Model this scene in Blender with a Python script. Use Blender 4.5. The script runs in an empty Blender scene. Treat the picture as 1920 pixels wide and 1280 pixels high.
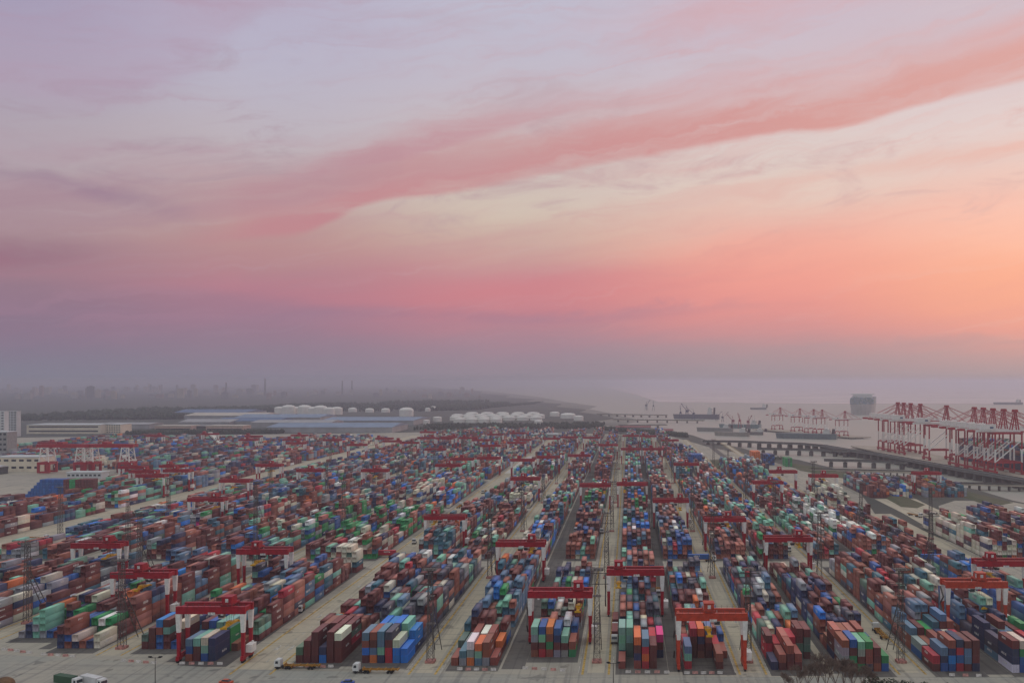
import bpy, math, random
import numpy as np
from mathutils import Vector, Matrix

random.seed(11)
rng = np.random.default_rng(11)
R = math.radians
scene = bpy.context.scene
COL = scene.collection

# ------------------------------------------------------------------ camera
CAM_H, F_PX, VPX, VPY = 102.0, 1700.0, 1179.0, 715.0
cam = bpy.data.cameras.new('camera')
cam.sensor_width = 36.0
cam.lens = 36.0 * F_PX / 1920.0
cam.shift_x = -(VPX - 960.0) / 1920.0
cam.shift_y = (VPY - 640.0) / 1920.0
cam.clip_start = 1.0
cam.clip_end = 120000.0
camo = bpy.data.objects.new('camera', cam)
camo.location = (0, 0, CAM_H)
camo.rotation_euler = (R(90), 0, 0)
COL.objects.link(camo)
scene.camera = camo

SUN_AZ, SUN_EL = 36.0, 4.0        # to the right of the view, just over the horizon
EXPOSURE = 0.0
HAZE_DENSITY = 1.6e-4

scene.view_settings.view_transform = 'Standard'
scene.view_settings.look = 'None'
scene.view_settings.exposure = EXPOSURE
scene.view_settings.gamma = 1.0
scene.view_settings.use_curve_mapping = False
scene.cycles.volume_bounces = 1
scene.cycles.max_bounces = 6
scene.cycles.diffuse_bounces = 3
scene.cycles.glossy_bounces = 2
scene.cycles.transmission_bounces = 2
scene.cycles.use_denoising = True


def lin(c):
    return tuple(((v / 255.0) / 12.92 if v / 255.0 <= 0.04045 else ((v / 255.0 + 0.055) / 1.055) ** 2.4) for v in c)


# ------------------------------------------------------------------ node expression helper
class E:
    """a number socket that supports arithmetic"""
    def __init__(self, nt, s):
        self.nt, self.s = nt, s

    def _op(self, op, a, b=None, c=None):
        n = self.nt.nodes.new('ShaderNodeMath')
        n.operation = op
        for i, v in enumerate((a, b, c)):
            if v is None:
                continue
            if isinstance(v, E):
                self.nt.links.new(v.s, n.inputs[i])
            else:
                n.inputs[i].default_value = float(v)
        return E(self.nt, n.outputs[0])

    def __add__(self, o): return self._op('ADD', self, o)
    def __radd__(self, o): return self._op('ADD', o, self)
    def __sub__(self, o): return self._op('SUBTRACT', self, o)
    def __rsub__(self, o): return self._op('SUBTRACT', o, self)
    def __mul__(self, o): return self._op('MULTIPLY', self, o)
    def __rmul__(self, o): return self._op('MULTIPLY', o, self)
    def __truediv__(self, o): return self._op('DIVIDE', self, o)
    def fn(self, op, b=None, c=None): return self._op(op, self, b, c)

    def step(self, lo, hi, t0=0.0, t1=1.0, smooth=True):
        n = self.nt.nodes.new('ShaderNodeMapRange')
        n.interpolation_type = 'SMOOTHSTEP' if smooth else 'LINEAR'
        n.clamp = True
        self.nt.links.new(self.s, n.inputs[0])
        for i, v in enumerate((lo, hi, t0, t1)):
            n.inputs[i + 1].default_value = v
        return E(self.nt, n.outputs[0])

    def curve(self, pts, lo, hi, vlo, vhi):
        """float curve through (x, value) points"""
        x = self.step(lo, hi, 0, 1, False)
        n = self.nt.nodes.new('ShaderNodeFloatCurve')
        self.nt.links.new(x.s, n.inputs['Value'])
        cu = n.mapping.curves[0]
        p = sorted(((a - lo) / (hi - lo), (v - vlo) / (vhi - vlo)) for a, v in pts)
        cu.points[0].location = (p[0][0], p[0][1])
        cu.points[1].location = (p[-1][0], p[-1][1])
        for a, v in p[1:-1]:
            cu.points.new(a, v)
        n.mapping.extend = 'HORIZONTAL'
        n.mapping.update()
        return E(self.nt, n.outputs[0]) * (vhi - vlo) + vlo


def noise(nt, vec, scale, detail=4, rough=0.55, dist=0.0):
    n = nt.nodes.new('ShaderNodeTexNoise')
    n.inputs['Scale'].default_value = scale
    n.inputs['Detail'].default_value = detail
    n.inputs['Roughness'].default_value = rough
    n.inputs['Distortion'].default_value = dist
    nt.links.new(vec, n.inputs['Vector'])
    return E(nt, n.outputs['Fac'])


def combine(nt, x, y, z=0.0):
    n = nt.nodes.new('ShaderNodeCombineXYZ')
    for i, v in enumerate((x, y, z)):
        if isinstance(v, E):
            nt.links.new(v.s, n.inputs[i])
        else:
            n.inputs[i].default_value = v
    return n.outputs[0]


def mixcol(nt, fac, a, b, mode='MIX'):
    n = nt.nodes.new('ShaderNodeMix')
    n.data_type = 'RGBA'
    n.blend_type = mode
    for sock, v in ((n.inputs[0], fac), (n.inputs[6], a), (n.inputs[7], b)):
        if isinstance(v, E):
            nt.links.new(v.s, sock)
        elif isinstance(v, bpy.types.NodeSocket):
            nt.links.new(v, sock)
        elif isinstance(v, (int, float)):
            sock.default_value = v
        else:
            sock.default_value = (*v, 1.0)
    return n.outputs[2]


# ------------------------------------------------------------------ sky
def img_dir(x, y):
    """a point of the sky as azimuth (from the row direction) and elevation, degrees"""
    u, v = (x - VPX) / F_PX, (VPY - y) / F_PX
    a = math.atan(u)
    return math.degrees(a), math.degrees(math.atan(v * math.cos(a)))


def build_world():
    w = bpy.data.worlds.new('World')
    scene.world = w
    w.use_nodes = True
    nt = w.node_tree
    nt.nodes.clear()
    out = nt.nodes.new('ShaderNodeOutputWorld')
    tc = nt.nodes.new('ShaderNodeTexCoord')
    sep = nt.nodes.new('ShaderNodeSeparateXYZ')
    nt.links.new(tc.outputs['Generated'], sep.inputs[0])
    dx, dy, dz = (E(nt, sep.outputs[i]) for i in range(3))
    az = dx.fn('ARCTAN2', dy) * (180 / math.pi)
    el = dz.fn('ARCSINE') * (180 / math.pi)
    t = (az - SUN_AZ).fn('ABSOLUTE')
    t = t.fn('MINIMUM', 360.0 - t)
    # soft waviness of every layer
    wv = noise(nt, combine(nt, az * 0.06, el * 0.16), 1.0, 4, 0.55)
    wv2 = noise(nt, combine(nt, az * 0.035, (el - az * 0.16) * 0.55, 3.0), 1.0, 6, 0.62)
    elw = el + (wv - 0.5) * 1.8 + (wv2 - 0.5) * 1.3
    cols = {
        1900: [(735, 168, 152, 158), (695, 174, 154, 158), (665, 182, 152, 157), (640, 205, 151, 152), (610, 226, 152, 147), (560, 241, 164, 142), (500, 246, 171, 147),
               (450, 249, 187, 166), (400, 246, 191, 176), (350, 236, 192, 181), (300, 230, 202, 195), (220, 227, 212, 210), (100, 212, 190, 197), (0, 206, 190, 201)],
        1440: [(735, 160, 148, 155), (695, 164, 149, 156), (660, 176, 147, 154), (630, 200, 145, 150), (590, 224, 146, 145), (540, 239, 154, 145), (480, 244, 166, 151),
               (430, 238, 178, 165), (380, 228, 200, 187), (300, 224, 211, 204), (200, 214, 196, 200), (100, 204, 190, 202), (0, 204, 187, 201)],
        960: [(735, 145, 137, 149), (695, 151, 138, 150), (660, 157, 136, 151), (625, 174, 133, 148), (590, 196, 130, 142), (550, 208, 131, 139), (510, 200, 138, 147),
              (460, 205, 172, 160), (400, 213, 197, 182), (330, 207, 191, 185), (230, 202, 188, 192), (120, 194, 188, 204), (0, 192, 190, 208)],
        480: [(735, 132, 128, 145), (690, 139, 130, 146), (640, 147, 126, 145), (590, 160, 122, 143), (540, 172, 124, 142), (490, 184, 136, 142),
              (440, 190, 152, 148), (380, 190, 162, 163), (300, 192, 178, 182), (200, 190, 182, 194), (100, 186, 182, 202), (0, 184, 176, 198)],
        0: [(735, 126, 127, 145), (690, 129, 126, 143), (630, 137, 120, 142), (560, 147, 118, 138), (500, 156, 126, 139), (440, 169, 140, 147),
            (380, 180, 157, 161), (300, 181, 169, 177), (200, 176, 164, 178), (100, 168, 160, 182), (0, 162, 158, 186)],
    }
    base, prev = None, None
    for x in (1900, 1440, 960, 480, 0):
        tcol = abs(img_dir(x, 300)[0] - SUN_AZ)
        rp = nt.nodes.new('ShaderNodeValToRGB')
        rp.color_ramp.interpolation = 'B_SPLINE'
        stops = sorted((max(0.0, min(1.0, img_dir(x, y)[1] / 30.0)), lin((r, g, b))) for y, r, g, b in cols[x])
        els = rp.color_ramp.elements
        els[0].position, els[0].color = stops[0][0], (*stops[0][1], 1)
        els[1].position, els[1].color = stops[-1][0], (*stops[-1][1], 1)
        for p, c in stops[1:-1]:
            e = els.new(p)
            e.color = (*c, 1)
        nt.links.new((elw.fn('MAXIMUM', el * 0.3) / 30.0).s, rp.inputs[0])
        if base is None:
            base = rp.outputs[0]
        else:
            base = mixcol(nt, t.step(prev, tcol), base, rp.outputs[0])
        prev = tcol
    # fibres that rise towards the right
    curl = noise(nt, combine(nt, az * 0.16, el * 0.34, 21.0), 1.0, 5, 0.58, 0.6)
    elc = el - az * 0.17 + (curl - 0.5) * 2.6
    fib = noise(nt, combine(nt, az * 0.06, elc * 0.95, 7.0), 1.0, 7, 0.64, 0.5)
    fib_big = noise(nt, combine(nt, az * 0.05, elc * 0.36, 11.0), 1.0, 5, 0.62, 0.4)
    warm = t.step(5, 70)
    streak = mixcol(nt, warm, lin((236, 158, 146)), lin((172, 134, 154)))
    pale = mixcol(nt, warm, lin((236, 222, 214)), lin((196, 188, 202)))
    amp = el.step(0.8, 3.6)
    c = mixcol(nt, (fib - 0.47).step(0.0, 0.30) * amp * 0.32, base, streak)
    c = mixcol(nt, (0.47 - fib).step(0.0, 0.30) * amp * 0.18, c, pale)
    c = mixcol(nt, (fib_big - 0.5).step(0.0, 0.25) * el.step(5.0, 12.0) * 0.34, c, streak)
    wisp = noise(nt, combine(nt, az * 0.11, (el - az * 0.12) * 0.42, 31.0), 1.0, 7, 0.66, 1.1)
    c = mixcol(nt, (wisp - 0.5).step(0.0, 0.2) * el.step(7.0, 11.0) * el.step(15.0, 21.0, 1.0, 0.3) * 0.5, c, mixcol(nt, warm, lin((214, 172, 170)), lin((164, 138, 154))))

    def band(pts, soft_lo, soft_hi, thick, ampl, col_near, col_far, wig=0.6, k=1.0, hold=0.25, rag=1.0):
        """a cloud bank: lower edge through image-derived directions, crisp below, feathered above"""
        nonlocal c
        P = [img_dir(x, y) for x, y in pts]
        A = [(img_dir(x, 300)[0], v) for x, v in ampl]
        low = az.curve(P, -40.0, 30.0, 0.0, 30.0)
        am = az.curve(A, -40.0, 30.0, 0.0, 1.0)
        h = el - low + (wv2 - 0.5) * wig + (fib - 0.5) * wig * 0.5
        hu = h + (curl - 0.5) * 1.6 * rag + (wisp - 0.5) * 2.2 * rag
        m = h.step(-soft_lo, soft_lo) * hu.step(thick * hold, thick + soft_hi, 1.0, 0.0)
        m = m * am.fn('MAXIMUM', 0.0) * (fib.step(0.25, 0.62, 0.55, 1.0)) * k
        c = mixcol(nt, m, c, mixcol(nt, warm, lin(col_near), lin(col_far)))

    # the long pink bank, its upper branch, and the mauve banks on the left
    band([(380, 462), (480, 447), (560, 440), (620, 415), (700, 380), (830, 364), (960, 341), (1130, 306), (1270, 282), (1440, 250), (1590, 238), (1700, 205), (1920, 152)],
         0.28, 1.9, 2.3, [(330, 0.0), (430, 0.4), (560, 0.95), (700, 1.0), (1000, 0.95), (1500, 0.92), (1900, 0.88)], (221, 158, 150), (190, 132, 142), 0.5, 1.0, 0.35)
    band([(560, 400), (700, 352), (860, 330), (1000, 300), (1150, 268)],
         0.8, 1.4, 1.4, [(500, 0.0), (640, 0.5), (820, 0.5), (960, 0.3), (1120, 0.0)], (214, 172, 168), (188, 152, 158), 1.0)
    band([(560, 345), (650, 320), (750, 300), (840, 272), (960, 240), (1100, 212), (1300, 196), (1500, 150), (1750, 105)],
         0.3, 1.6, 0.9, [(520, 0.0), (640, 0.6), (800, 0.75), (960, 0.7), (1150, 0.35), (1400, 0.3), (1800, 0.2)], (222, 170, 168), (184, 140, 154), 0.7)
    band([(330, 410), (430, 405), (560, 385), (700, 345), (800, 330)],
         0.5, 1.6, 1.6, [(280, 0.0), (400, 0.45), (520, 0.6), (640, 0.5), (760, 0.0)], (205, 150, 152), (178, 138, 150), 1.2)
    band([(0, 425), (100, 418), (200, 425), (300, 432), (420, 440)],
         0.9, 0.5, 2.9, [(0, 0.62), (120, 0.55), (240, 0.42), (360, 0.2), (440, 0.0)], (166, 128, 144), (164, 130, 146), 1.1, 1.0, 0.6)
    band([(0, 338), (90, 348), (200, 378), (300, 402), (400, 420)],
         0.5, 0.6, 0.6, [(0, 0.7), (120, 0.6), (260, 0.4), (380, 0.0)], (148, 120, 144), (148, 121, 145), 0.7, 1.0, 0.4)
    band([(0, 505), (120, 500), (260, 500)],
         0.6, 1.2, 1.3, [(0, 0.75), (100, 0.55), (240, 0.1), (330, 0.0)], (148, 104, 126), (148, 106, 126), 0.9)
    band([(380, 540), (560, 566), (760, 572), (960, 560), (1200, 548), (1400, 520)],
         0.5, 1.4, 0.6, [(300, 0.15), (560, 0.35), (760, 0.36), (960, 0.34), (1200, 0.3), (1420, 0.0)], (228, 136, 136), (200, 126, 140), 0.9)
    band([(520, 600), (800, 594), (1000, 606), (1300, 590)],
         0.3, 0.7, 0.3, [(420, 0.0), (600, 0.4), (900, 0.45), (1150, 0.3), (1350, 0.0)], (180, 128, 148), (150, 122, 146), 0.6)
    band([(80, 190), (230, 186), (350, 140), (430, 70), (500, 10)],
         0.9, 3.0, 6.0, [(0, 0.5), (150, 0.55), (350, 0.5), (480, 0.35), (540, 0.0)], (190, 164, 184), (182, 160, 182), 1.2)
    band([(1050, 70), (1300, 50), (1600, 10), (1800, -20)],
         0.6, 1.2, 1.0, [(980, 0.0), (1200, 0.3), (1500, 0.45), (1900, 0.3)], (216, 178, 184), (206, 176, 190), 1.0)

    band([(960, 612), (1150, 596), (1300, 584), (1420, 575)],
         0.3, 0.5, 0.25, [(900, 0.35), (1100, 0.45), (1300, 0.35), (1450, 0.0)], (192, 140, 150), (160, 126, 148), 0.6)
    band([(1150, 658), (1400, 656), (1650, 652), (1920, 646)],
         0.25, 0.4, 0.25, [(1100, 0.0), (1300, 0.4), (1600, 0.55), (1920, 0.5)], (178, 150, 157), (160, 138, 152), 0.4)
    band([(1280, 395), (1480, 350), (1700, 320), (1920, 285)],
         0.35, 0.8, 0.4, [(1200, 0.0), (1450, 0.4), (1700, 0.5), (1920, 0.45)], (232, 182, 170), (215, 176, 168), 0.8)
    # unseen sky behind and overhead, made brighter and more neutral to light the yard
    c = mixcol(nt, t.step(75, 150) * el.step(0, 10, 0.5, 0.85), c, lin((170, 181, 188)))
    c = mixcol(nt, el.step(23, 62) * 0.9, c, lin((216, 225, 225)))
    c = mixcol(nt, el.step(-1.0, 0.0, 1.0, 0.0), c, lin((120, 118, 116)))
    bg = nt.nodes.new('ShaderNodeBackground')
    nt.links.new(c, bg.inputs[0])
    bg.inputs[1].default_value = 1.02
    sky = nt.nodes.new('ShaderNodeTexSky')
    sky.sky_type = 'NISHITA'
    sky.sun_disc = False
    sky.sun_elevation = R(SUN_EL)
    sky.sun_rotation = R(SUN_AZ)
    sky.dust_density = 3.0
    bg2 = nt.nodes.new('ShaderNodeBackground')
    nt.links.new(sky.outputs[0], bg2.inputs[0])
    bg2.inputs[1].default_value = 0.10
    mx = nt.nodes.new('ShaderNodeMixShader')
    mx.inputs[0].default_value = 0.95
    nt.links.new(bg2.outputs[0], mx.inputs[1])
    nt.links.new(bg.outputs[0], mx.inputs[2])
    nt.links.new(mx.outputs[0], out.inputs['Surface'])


build_world()

sun = bpy.data.lights.new('sun', 'SUN')
sun.energy = 0.35
sun.angle = R(14)
sun.color = (1.0, 0.72, 0.56)
suno = bpy.data.objects.new('sun', sun)
_d = Vector((math.sin(R(SUN_AZ)) * math.cos(R(SUN_EL + 3)), math.cos(R(SUN_AZ)) * math.cos(R(SUN_EL + 3)), math.sin(R(SUN_EL + 3))))
suno.rotation_euler = (-_d).to_track_quat('-Z', 'Y').to_euler()
suno.location = (300, 200, 300)
COL.objects.link(suno)


# ------------------------------------------------------------------ materials
MATS = {}


def paint(name, rgb, rough=0.6, metal=0.0, var=0.12, scale=0.35, bump=0.0, spec=0.35):
    """painted / plain surface with uneven weathering; rgb is sRGB 0..255 of the bare surface"""
    if name in MATS:
        return MATS[name]
    m = bpy.data.materials.new(name)
    m.use_nodes = True
    nt = m.node_tree
    b = nt.nodes['Principled BSDF']
    b.inputs['Roughness'].default_value = rough
    b.inputs['Metallic'].default_value = metal
    b.inputs['Specular IOR Level'].default_value = spec
    g = nt.nodes.new('ShaderNodeNewGeometry')
    n = noise(nt, g.outputs['Position'], scale, 5, 0.6)
    c = lin(rgb)
    lo = tuple(v * (1 - var * 1.6) for v in c)
    hi = tuple(min(1.0, v * (1 + var)) for v in c)
    nt.links.new(mixcol(nt, n.step(0.3, 0.7), lo, hi), b.inputs['Base Color'])
    if bump:
        bn = nt.nodes.new('ShaderNodeBump')
        bn.inputs['Strength'].default_value = bump
        nt.links.new(n.s, bn.inputs['Height'])
        nt.links.new(bn.outputs[0], b.inputs['Normal'])
    MATS[name] = m
    return m


def container_mat(name, source):
    m = bpy.data.materials.new(name)
    m.use_nodes = True
    nt = m.node_tree
    b = nt.nodes['Principled BSDF']
    b.inputs['Roughness'].default_value = 0.55
    b.inputs['Specular IOR Level'].default_value = 0.3
    if source == 'object':
        n = nt.nodes.new('ShaderNodeObjectInfo')
        col = n.outputs['Color']
    else:
        n = nt.nodes.new('ShaderNodeAttribute')
        n.attribute_name = 'Col'
        col = n.outputs['Color']
    g = nt.nodes.new('ShaderNodeNewGeometry')
    n1 = noise(nt, g.outputs['Position'], 0.45, 5, 0.65)
    n2 = noise(nt, g.outputs['Position'], 2.2, 4, 0.6)
    c = mixcol(nt, n1.step(0.35, 0.75) * 0.16, col, lin((110, 98, 92)))
    c = mixcol(nt, (n2 - 0.55).step(0, 0.15) * 0.30, c, lin((92, 66, 54)))
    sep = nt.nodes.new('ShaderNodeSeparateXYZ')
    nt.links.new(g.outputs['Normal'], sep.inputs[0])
    # roof colour is brightened to imitate skylight on the tops, plus pale dust
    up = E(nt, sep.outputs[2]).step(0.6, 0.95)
    faded = mixcol(nt, 1.0, c, (1.75, 1.7, 1.65), 'MULTIPLY')  # painted skylight: the paint colour multiplied up for upward faces
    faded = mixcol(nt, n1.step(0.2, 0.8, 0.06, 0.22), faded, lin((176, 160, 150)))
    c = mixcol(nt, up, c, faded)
    c = mixcol(nt, 1.0, c, (1.06, 1.06, 1.06), 'MULTIPLY')
    nt.links.new(c, b.inputs['Base Color'])
    return m


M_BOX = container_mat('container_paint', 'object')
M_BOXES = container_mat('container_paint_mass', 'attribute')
RED = paint('crane_red', (170, 8, 32), 0.45, var=0.14, scale=0.6)
ORANGE = paint('crane_orange_red', (196, 66, 38), 0.45, var=0.14, scale=0.6)
WHITE = paint('crane_white', (240, 237, 230), 0.5, var=0.08, scale=0.8)
STEEL = paint('galvanised_steel', (92, 88, 84), 0.5, 0.3, 0.15, 1.5)
DARK = paint('dark_rubber', (30, 30, 32), 0.8, var=0.1, scale=2)
YELLOW = paint('spreader_yellow', (226, 172, 20), 0.5, var=0.12, scale=1.5)
GLASS = paint('cab_glass', (40, 48, 56), 0.1, var=0.05, spec=0.7)
MARK = paint('marking_white', (220, 218, 212), 0.7, var=0.2, scale=1.2)
LINEYEL = paint('line_yellow', (196, 160, 84), 0.8, var=0.3, scale=0.5)
LINEWHT = paint('line_white', (196, 190, 180), 0.8, var=0.3, scale=0.6)


def ground_mat(name, c1, c2, c3, scale=0.02, streak=True, rough=0.85):
    m = bpy.data.materials.new(name)
    m.use_nodes = True
    nt = m.node_tree
    b = nt.nodes['Principled BSDF']
    b.inputs['Roughness'].default_value = rough
    b.inputs['Specular IOR Level'].default_value = 0.25
    g = nt.nodes.new('ShaderNodeNewGeometry')
    sep = nt.nodes.new('ShaderNodeSeparateXYZ')
    nt.links.new(g.outputs['Position'], sep.inputs[0])
    X, Y = E(nt, sep.outputs[0]), E(nt, sep.outputs[1])
    n1 = noise(nt, g.outputs['Position'], scale, 6, 0.62)
    n2 = noise(nt, g.outputs['Position'], scale * 9, 5, 0.6)
    c = mixcol(nt, n1.step(0.32, 0.68), lin(c1), lin(c2))
    c = mixcol(nt, n2.step(0.5, 0.75) * 0.45, c, lin(c3))
    if streak:
        s1 = noise(nt, combine(nt, X * 0.5, Y * 0.012), 1.0, 4, 0.6)
        s2 = noise(nt, combine(nt, X * 0.012, Y * 0.4), 1.0, 4, 0.6)
        c = mixcol(nt, (s1 - 0.50).step(0, 0.16) * 0.62, c, lin(c3))
        c = mixcol(nt, (s2 - 0.53).step(0, 0.14) * 0.5, c, lin(c3))
        n3 = noise(nt, g.outputs['Position'], 0.11, 3, 0.5)
        c = mixcol(nt, (n3 - 0.62).step(0, 0.05) * 0.5, c, lin(tuple(v * 0.72 for v in c3)))
    nt.links.new(c, b.inputs['Base Color'])
    bn = nt.nodes.new('ShaderNodeBump')
    bn.inputs['Strength'].default_value = 0.15
    nt.links.new(n2.s, bn.inputs['Height'])
    nt.links.new(bn.outputs[0], b.inputs['Normal'])
    return m


M_CONC = ground_mat('yard_concrete', (170, 162, 148), (186, 176, 158), (134, 127, 118), 0.018)
M_LANE = ground_mat('lane_concrete', (190, 178, 156), (203, 190, 165), (152, 143, 128), 0.03)
M_ASPH = ground_mat('stack_asphalt', (98, 93, 89), (118, 112, 105), (74, 70, 68), 0.03)
M_ROAD = ground_mat('front_road', (160, 158, 148), (178, 169, 153), (126, 123, 118), 0.03)
M_LAND = ground_mat('land', (72, 76, 70), (92, 90, 82), (56, 64, 58), 0.004, False)
M_GRASS = ground_mat('rough_grass', (86, 92, 66), (104, 98, 78), (62, 72, 54), 0.03, False, 0.95)


def water_mat():
    m = bpy.data.materials.new('water')
    m.use_nodes = True
    nt = m.node_tree
    b = nt.nodes['Principled BSDF']
    b.inputs['Base Color'].default_value = (*lin((168, 164, 152)), 1)
    b.inputs['Roughness'].default_value = 0.42
    b.inputs['Specular IOR Level'].default_value = 0.3
    b.inputs['IOR'].default_value = 1.33
    g = nt.nodes.new('ShaderNodeNewGeometry')
    n1 = noise(nt, g.outputs['Position'], 0.05, 5, 0.6)
    n2 = noise(nt, g.outputs['Position'], 0.008, 3, 0.5)
    bn = nt.nodes.new('ShaderNodeBump')
    bn.inputs['Strength'].default_value = 0.5
    bn.inputs['Distance'].default_value = 1.2
    nt.links.new((n1 + n2 * 1.5).s, bn.inputs['Height'])
    nt.links.new(bn.outputs[0], b.inputs['Normal'])
    return m


M_WATER = water_mat()


# ------------------------------------------------------------------ mesh helpers
class MB:
    def __init__(self):
        self.v, self.f, self.m = [], [], []
        self.mat = 0

    def add(self, verts, faces):
        o = len(self.v)
        self.v += [tuple(p) for p in verts]
        self.f += [tuple(i + o for i in f) for f in faces]
        self.m += [self.mat] * len(faces)
        return self

    def box(self, x0, x1, y0, y1, z0, z1):
        return self.add([(x0, y0, z0), (x1, y0, z0), (x1, y1, z0), (x0, y1, z0), (x0, y0, z1), (x1, y0, z1), (x1, y1, z1), (x0, y1, z1)],
                        [(3, 2, 1, 0), (4, 5, 6, 7), (0, 1, 5, 4), (1, 2, 6, 5), (2, 3, 7, 6), (3, 0, 4, 7)])

    def bar(self, p, q, w, h=None, up=(0, 0, 1)):
        """box beam from p to q"""
        h = w if h is None else h
        p, q = Vector(p), Vector(q)
        d = (q - p).normalized()
        u = Vector(up)
        if abs(d.dot(u)) > 0.98:
            u = Vector((0, 1, 0))
        s = d.cross(u).normalized() * (w / 2)
        t = s.cross(d).normalized() * (h / 2)
        vs = [p - s - t, p + s - t, p + s + t, p - s + t, q - s - t, q + s - t, q + s + t, q - s + t]
        return self.add(vs, [(0, 1, 2, 3), (7, 6, 5, 4), (0, 4, 5, 1), (1, 5, 6, 2), (2, 6, 7, 3), (3, 7, 4, 0)])

    def cyl(self, p, q, r, n=8, r2=None, caps=True):
        r2 = r if r2 is None else r2
        p, q = Vector(p), Vector(q)
        d = (q - p).normalized()
        u = Vector((0, 0, 1)) if abs(d.z) < 0.95 else Vector((1, 0, 0))
        s = d.cross(u).normalized()
        t = s.cross(d)
        vs = []
        for c, rr in ((p, r), (q, r2)):
            for i in range(n):
                a = 2 * math.pi * i / n
                vs.append(c + (s * math.cos(a) + t * math.sin(a)) * rr)
        fs = [(i, (i + 1) % n, n + (i + 1) % n, n + i) for i in range(n)]
        if caps:
            fs += [tuple(range(n))[::-1], tuple(range(n, 2 * n))]
        return self.add(vs, fs)

    def dome(self, x, y, z, r, h, n=20, rings=4):
        vs, fs = [], []
        for k in range(rings):
            a = math.pi / 2 * k / rings
            for i in range(n):
                b = 2 * math.pi * i / n
                vs.append((x + r * math.cos(a) * math.cos(b), y + r * math.cos(a) * math.sin(b), z + h * math.sin(a)))
        vs.append((x, y, z + h))
        for k in range(rings - 1):
            for i in range(n):
                j = (i + 1) % n
                fs.append((k * n + i, k * n + j, (k + 1) * n + j, (k + 1) * n + i))
        for i in range(n):
            fs.append(((rings - 1) * n + i, (rings - 1) * n + (i + 1) % n, rings * n))
        return self.add(vs, fs)

    def prism_y(self, prof, y0, y1):
        """profile in (x, z), extruded along y"""
        n = len(prof)
        vs = [(x, y0, z) for x, z in prof] + [(x, y1, z) for x, z in prof]
        fs = [(i, (i + 1) % n, n + (i + 1) % n, n + i) for i in range(n)]
        fs += [tuple(range(n))[::-1], tuple(range(n, 2 * n))]
        return self.add(vs, fs)

    def prism_z(self, poly, z0, z1):
        n = len(poly)
        vs = [(x, y, z0) for x, y in poly] + [(x, y, z1) for x, y in poly]
        fs = [(i, (i + 1) % n, n + (i + 1) % n, n + i) for i in range(n)]
        fs += [tuple(range(n))[::-1], tuple(range(n, 2 * n))]
        return self.add(vs, fs)

    def mesh(self, name, *mats):
        me = bpy.data.meshes.new(name)
        me.from_pydata(self.v, [], self.f)
        for m in mats:
            me.materials.append(m)
        if len(mats) > 1:
            me.polygons.foreach_set('material_index', self.m)
        me.update()
        return me


def link(name, data, parent=None, loc=(0, 0, 0), rz=0.0):
    o = bpy.data.objects.new(name, data)
    o.location = loc
    if rz:
        o.rotation_euler = (0, 0, rz)
    if parent is not None:
        o.parent = parent
    COL.objects.link(o)
    return o


def tag(o, label=None, cat=None, group=None, kind=None):
    if label: o['label'] = label
    if cat: o['category'] = cat
    if group: o['group'] = group
    if kind: o['kind'] = kind
    return o


def gp(x, y, z=0.0):
    """place on the plane at height z that the photograph shows at (x, y)"""
    Y = (CAM_H - z) * F_PX / (y - VPY)
    return ((x - VPX) * Y / F_PX, Y)


def flat(name, polys, mat, z, kind='structure'):
    """thin ground sheet from polygons"""
    vs, fs = [], []
    for p in polys:
        o = len(vs)
        vs += [(x, y, z) for x, y in p]
        fs.append(tuple(range(o, o + len(p))))
    me = bpy.data.meshes.new(name)
    me.from_pydata(vs, [], fs)
    me.materials.append(mat)
    o = link(name, me)
    tag(o, kind=kind)
    return o


def rect(x0, x1, y0, y1):
    return [(x0, y0), (x1, y0), (x1, y1), (x0, y1)]


ORD = ['first', 'second', 'third', 'fourth', 'fifth', 'sixth', 'seventh', 'eighth', 'ninth', 'tenth', 'eleventh', 'twelfth',
       'thirteenth', 'fourteenth', 'fifteenth', 'sixteenth', 'seventeenth', 'eighteenth', 'nineteenth', 'twentieth']
ORD += ['twenty-' + w for w in ORD[:9]] + ['thirtieth'] + ['thirty-' + w for w in ORD[:9]]

# ------------------------------------------------------------------ ground, water
SHORE = [gp(*p) for p in [(2100, 985), (1985, 955), (1900, 938), (1830, 917), (1770, 906), (1700, 897), (1610, 889), (1545, 873), (1495, 861), (1440, 854),
                          (1390, 839), (1340, 830), (1300, 816), (1245, 804), (1190, 800), (1135, 799), (1112, 790), (1150, 783), (1122, 777), (1085, 772), (1098, 767), (1040, 762),
                          (1052, 757), (985, 752), (1002, 748), (945, 745), (955, 741), (900, 737), (905, 733), (840, 729)]] + [(-5000, 22000), (-9000, 60000)]


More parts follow.
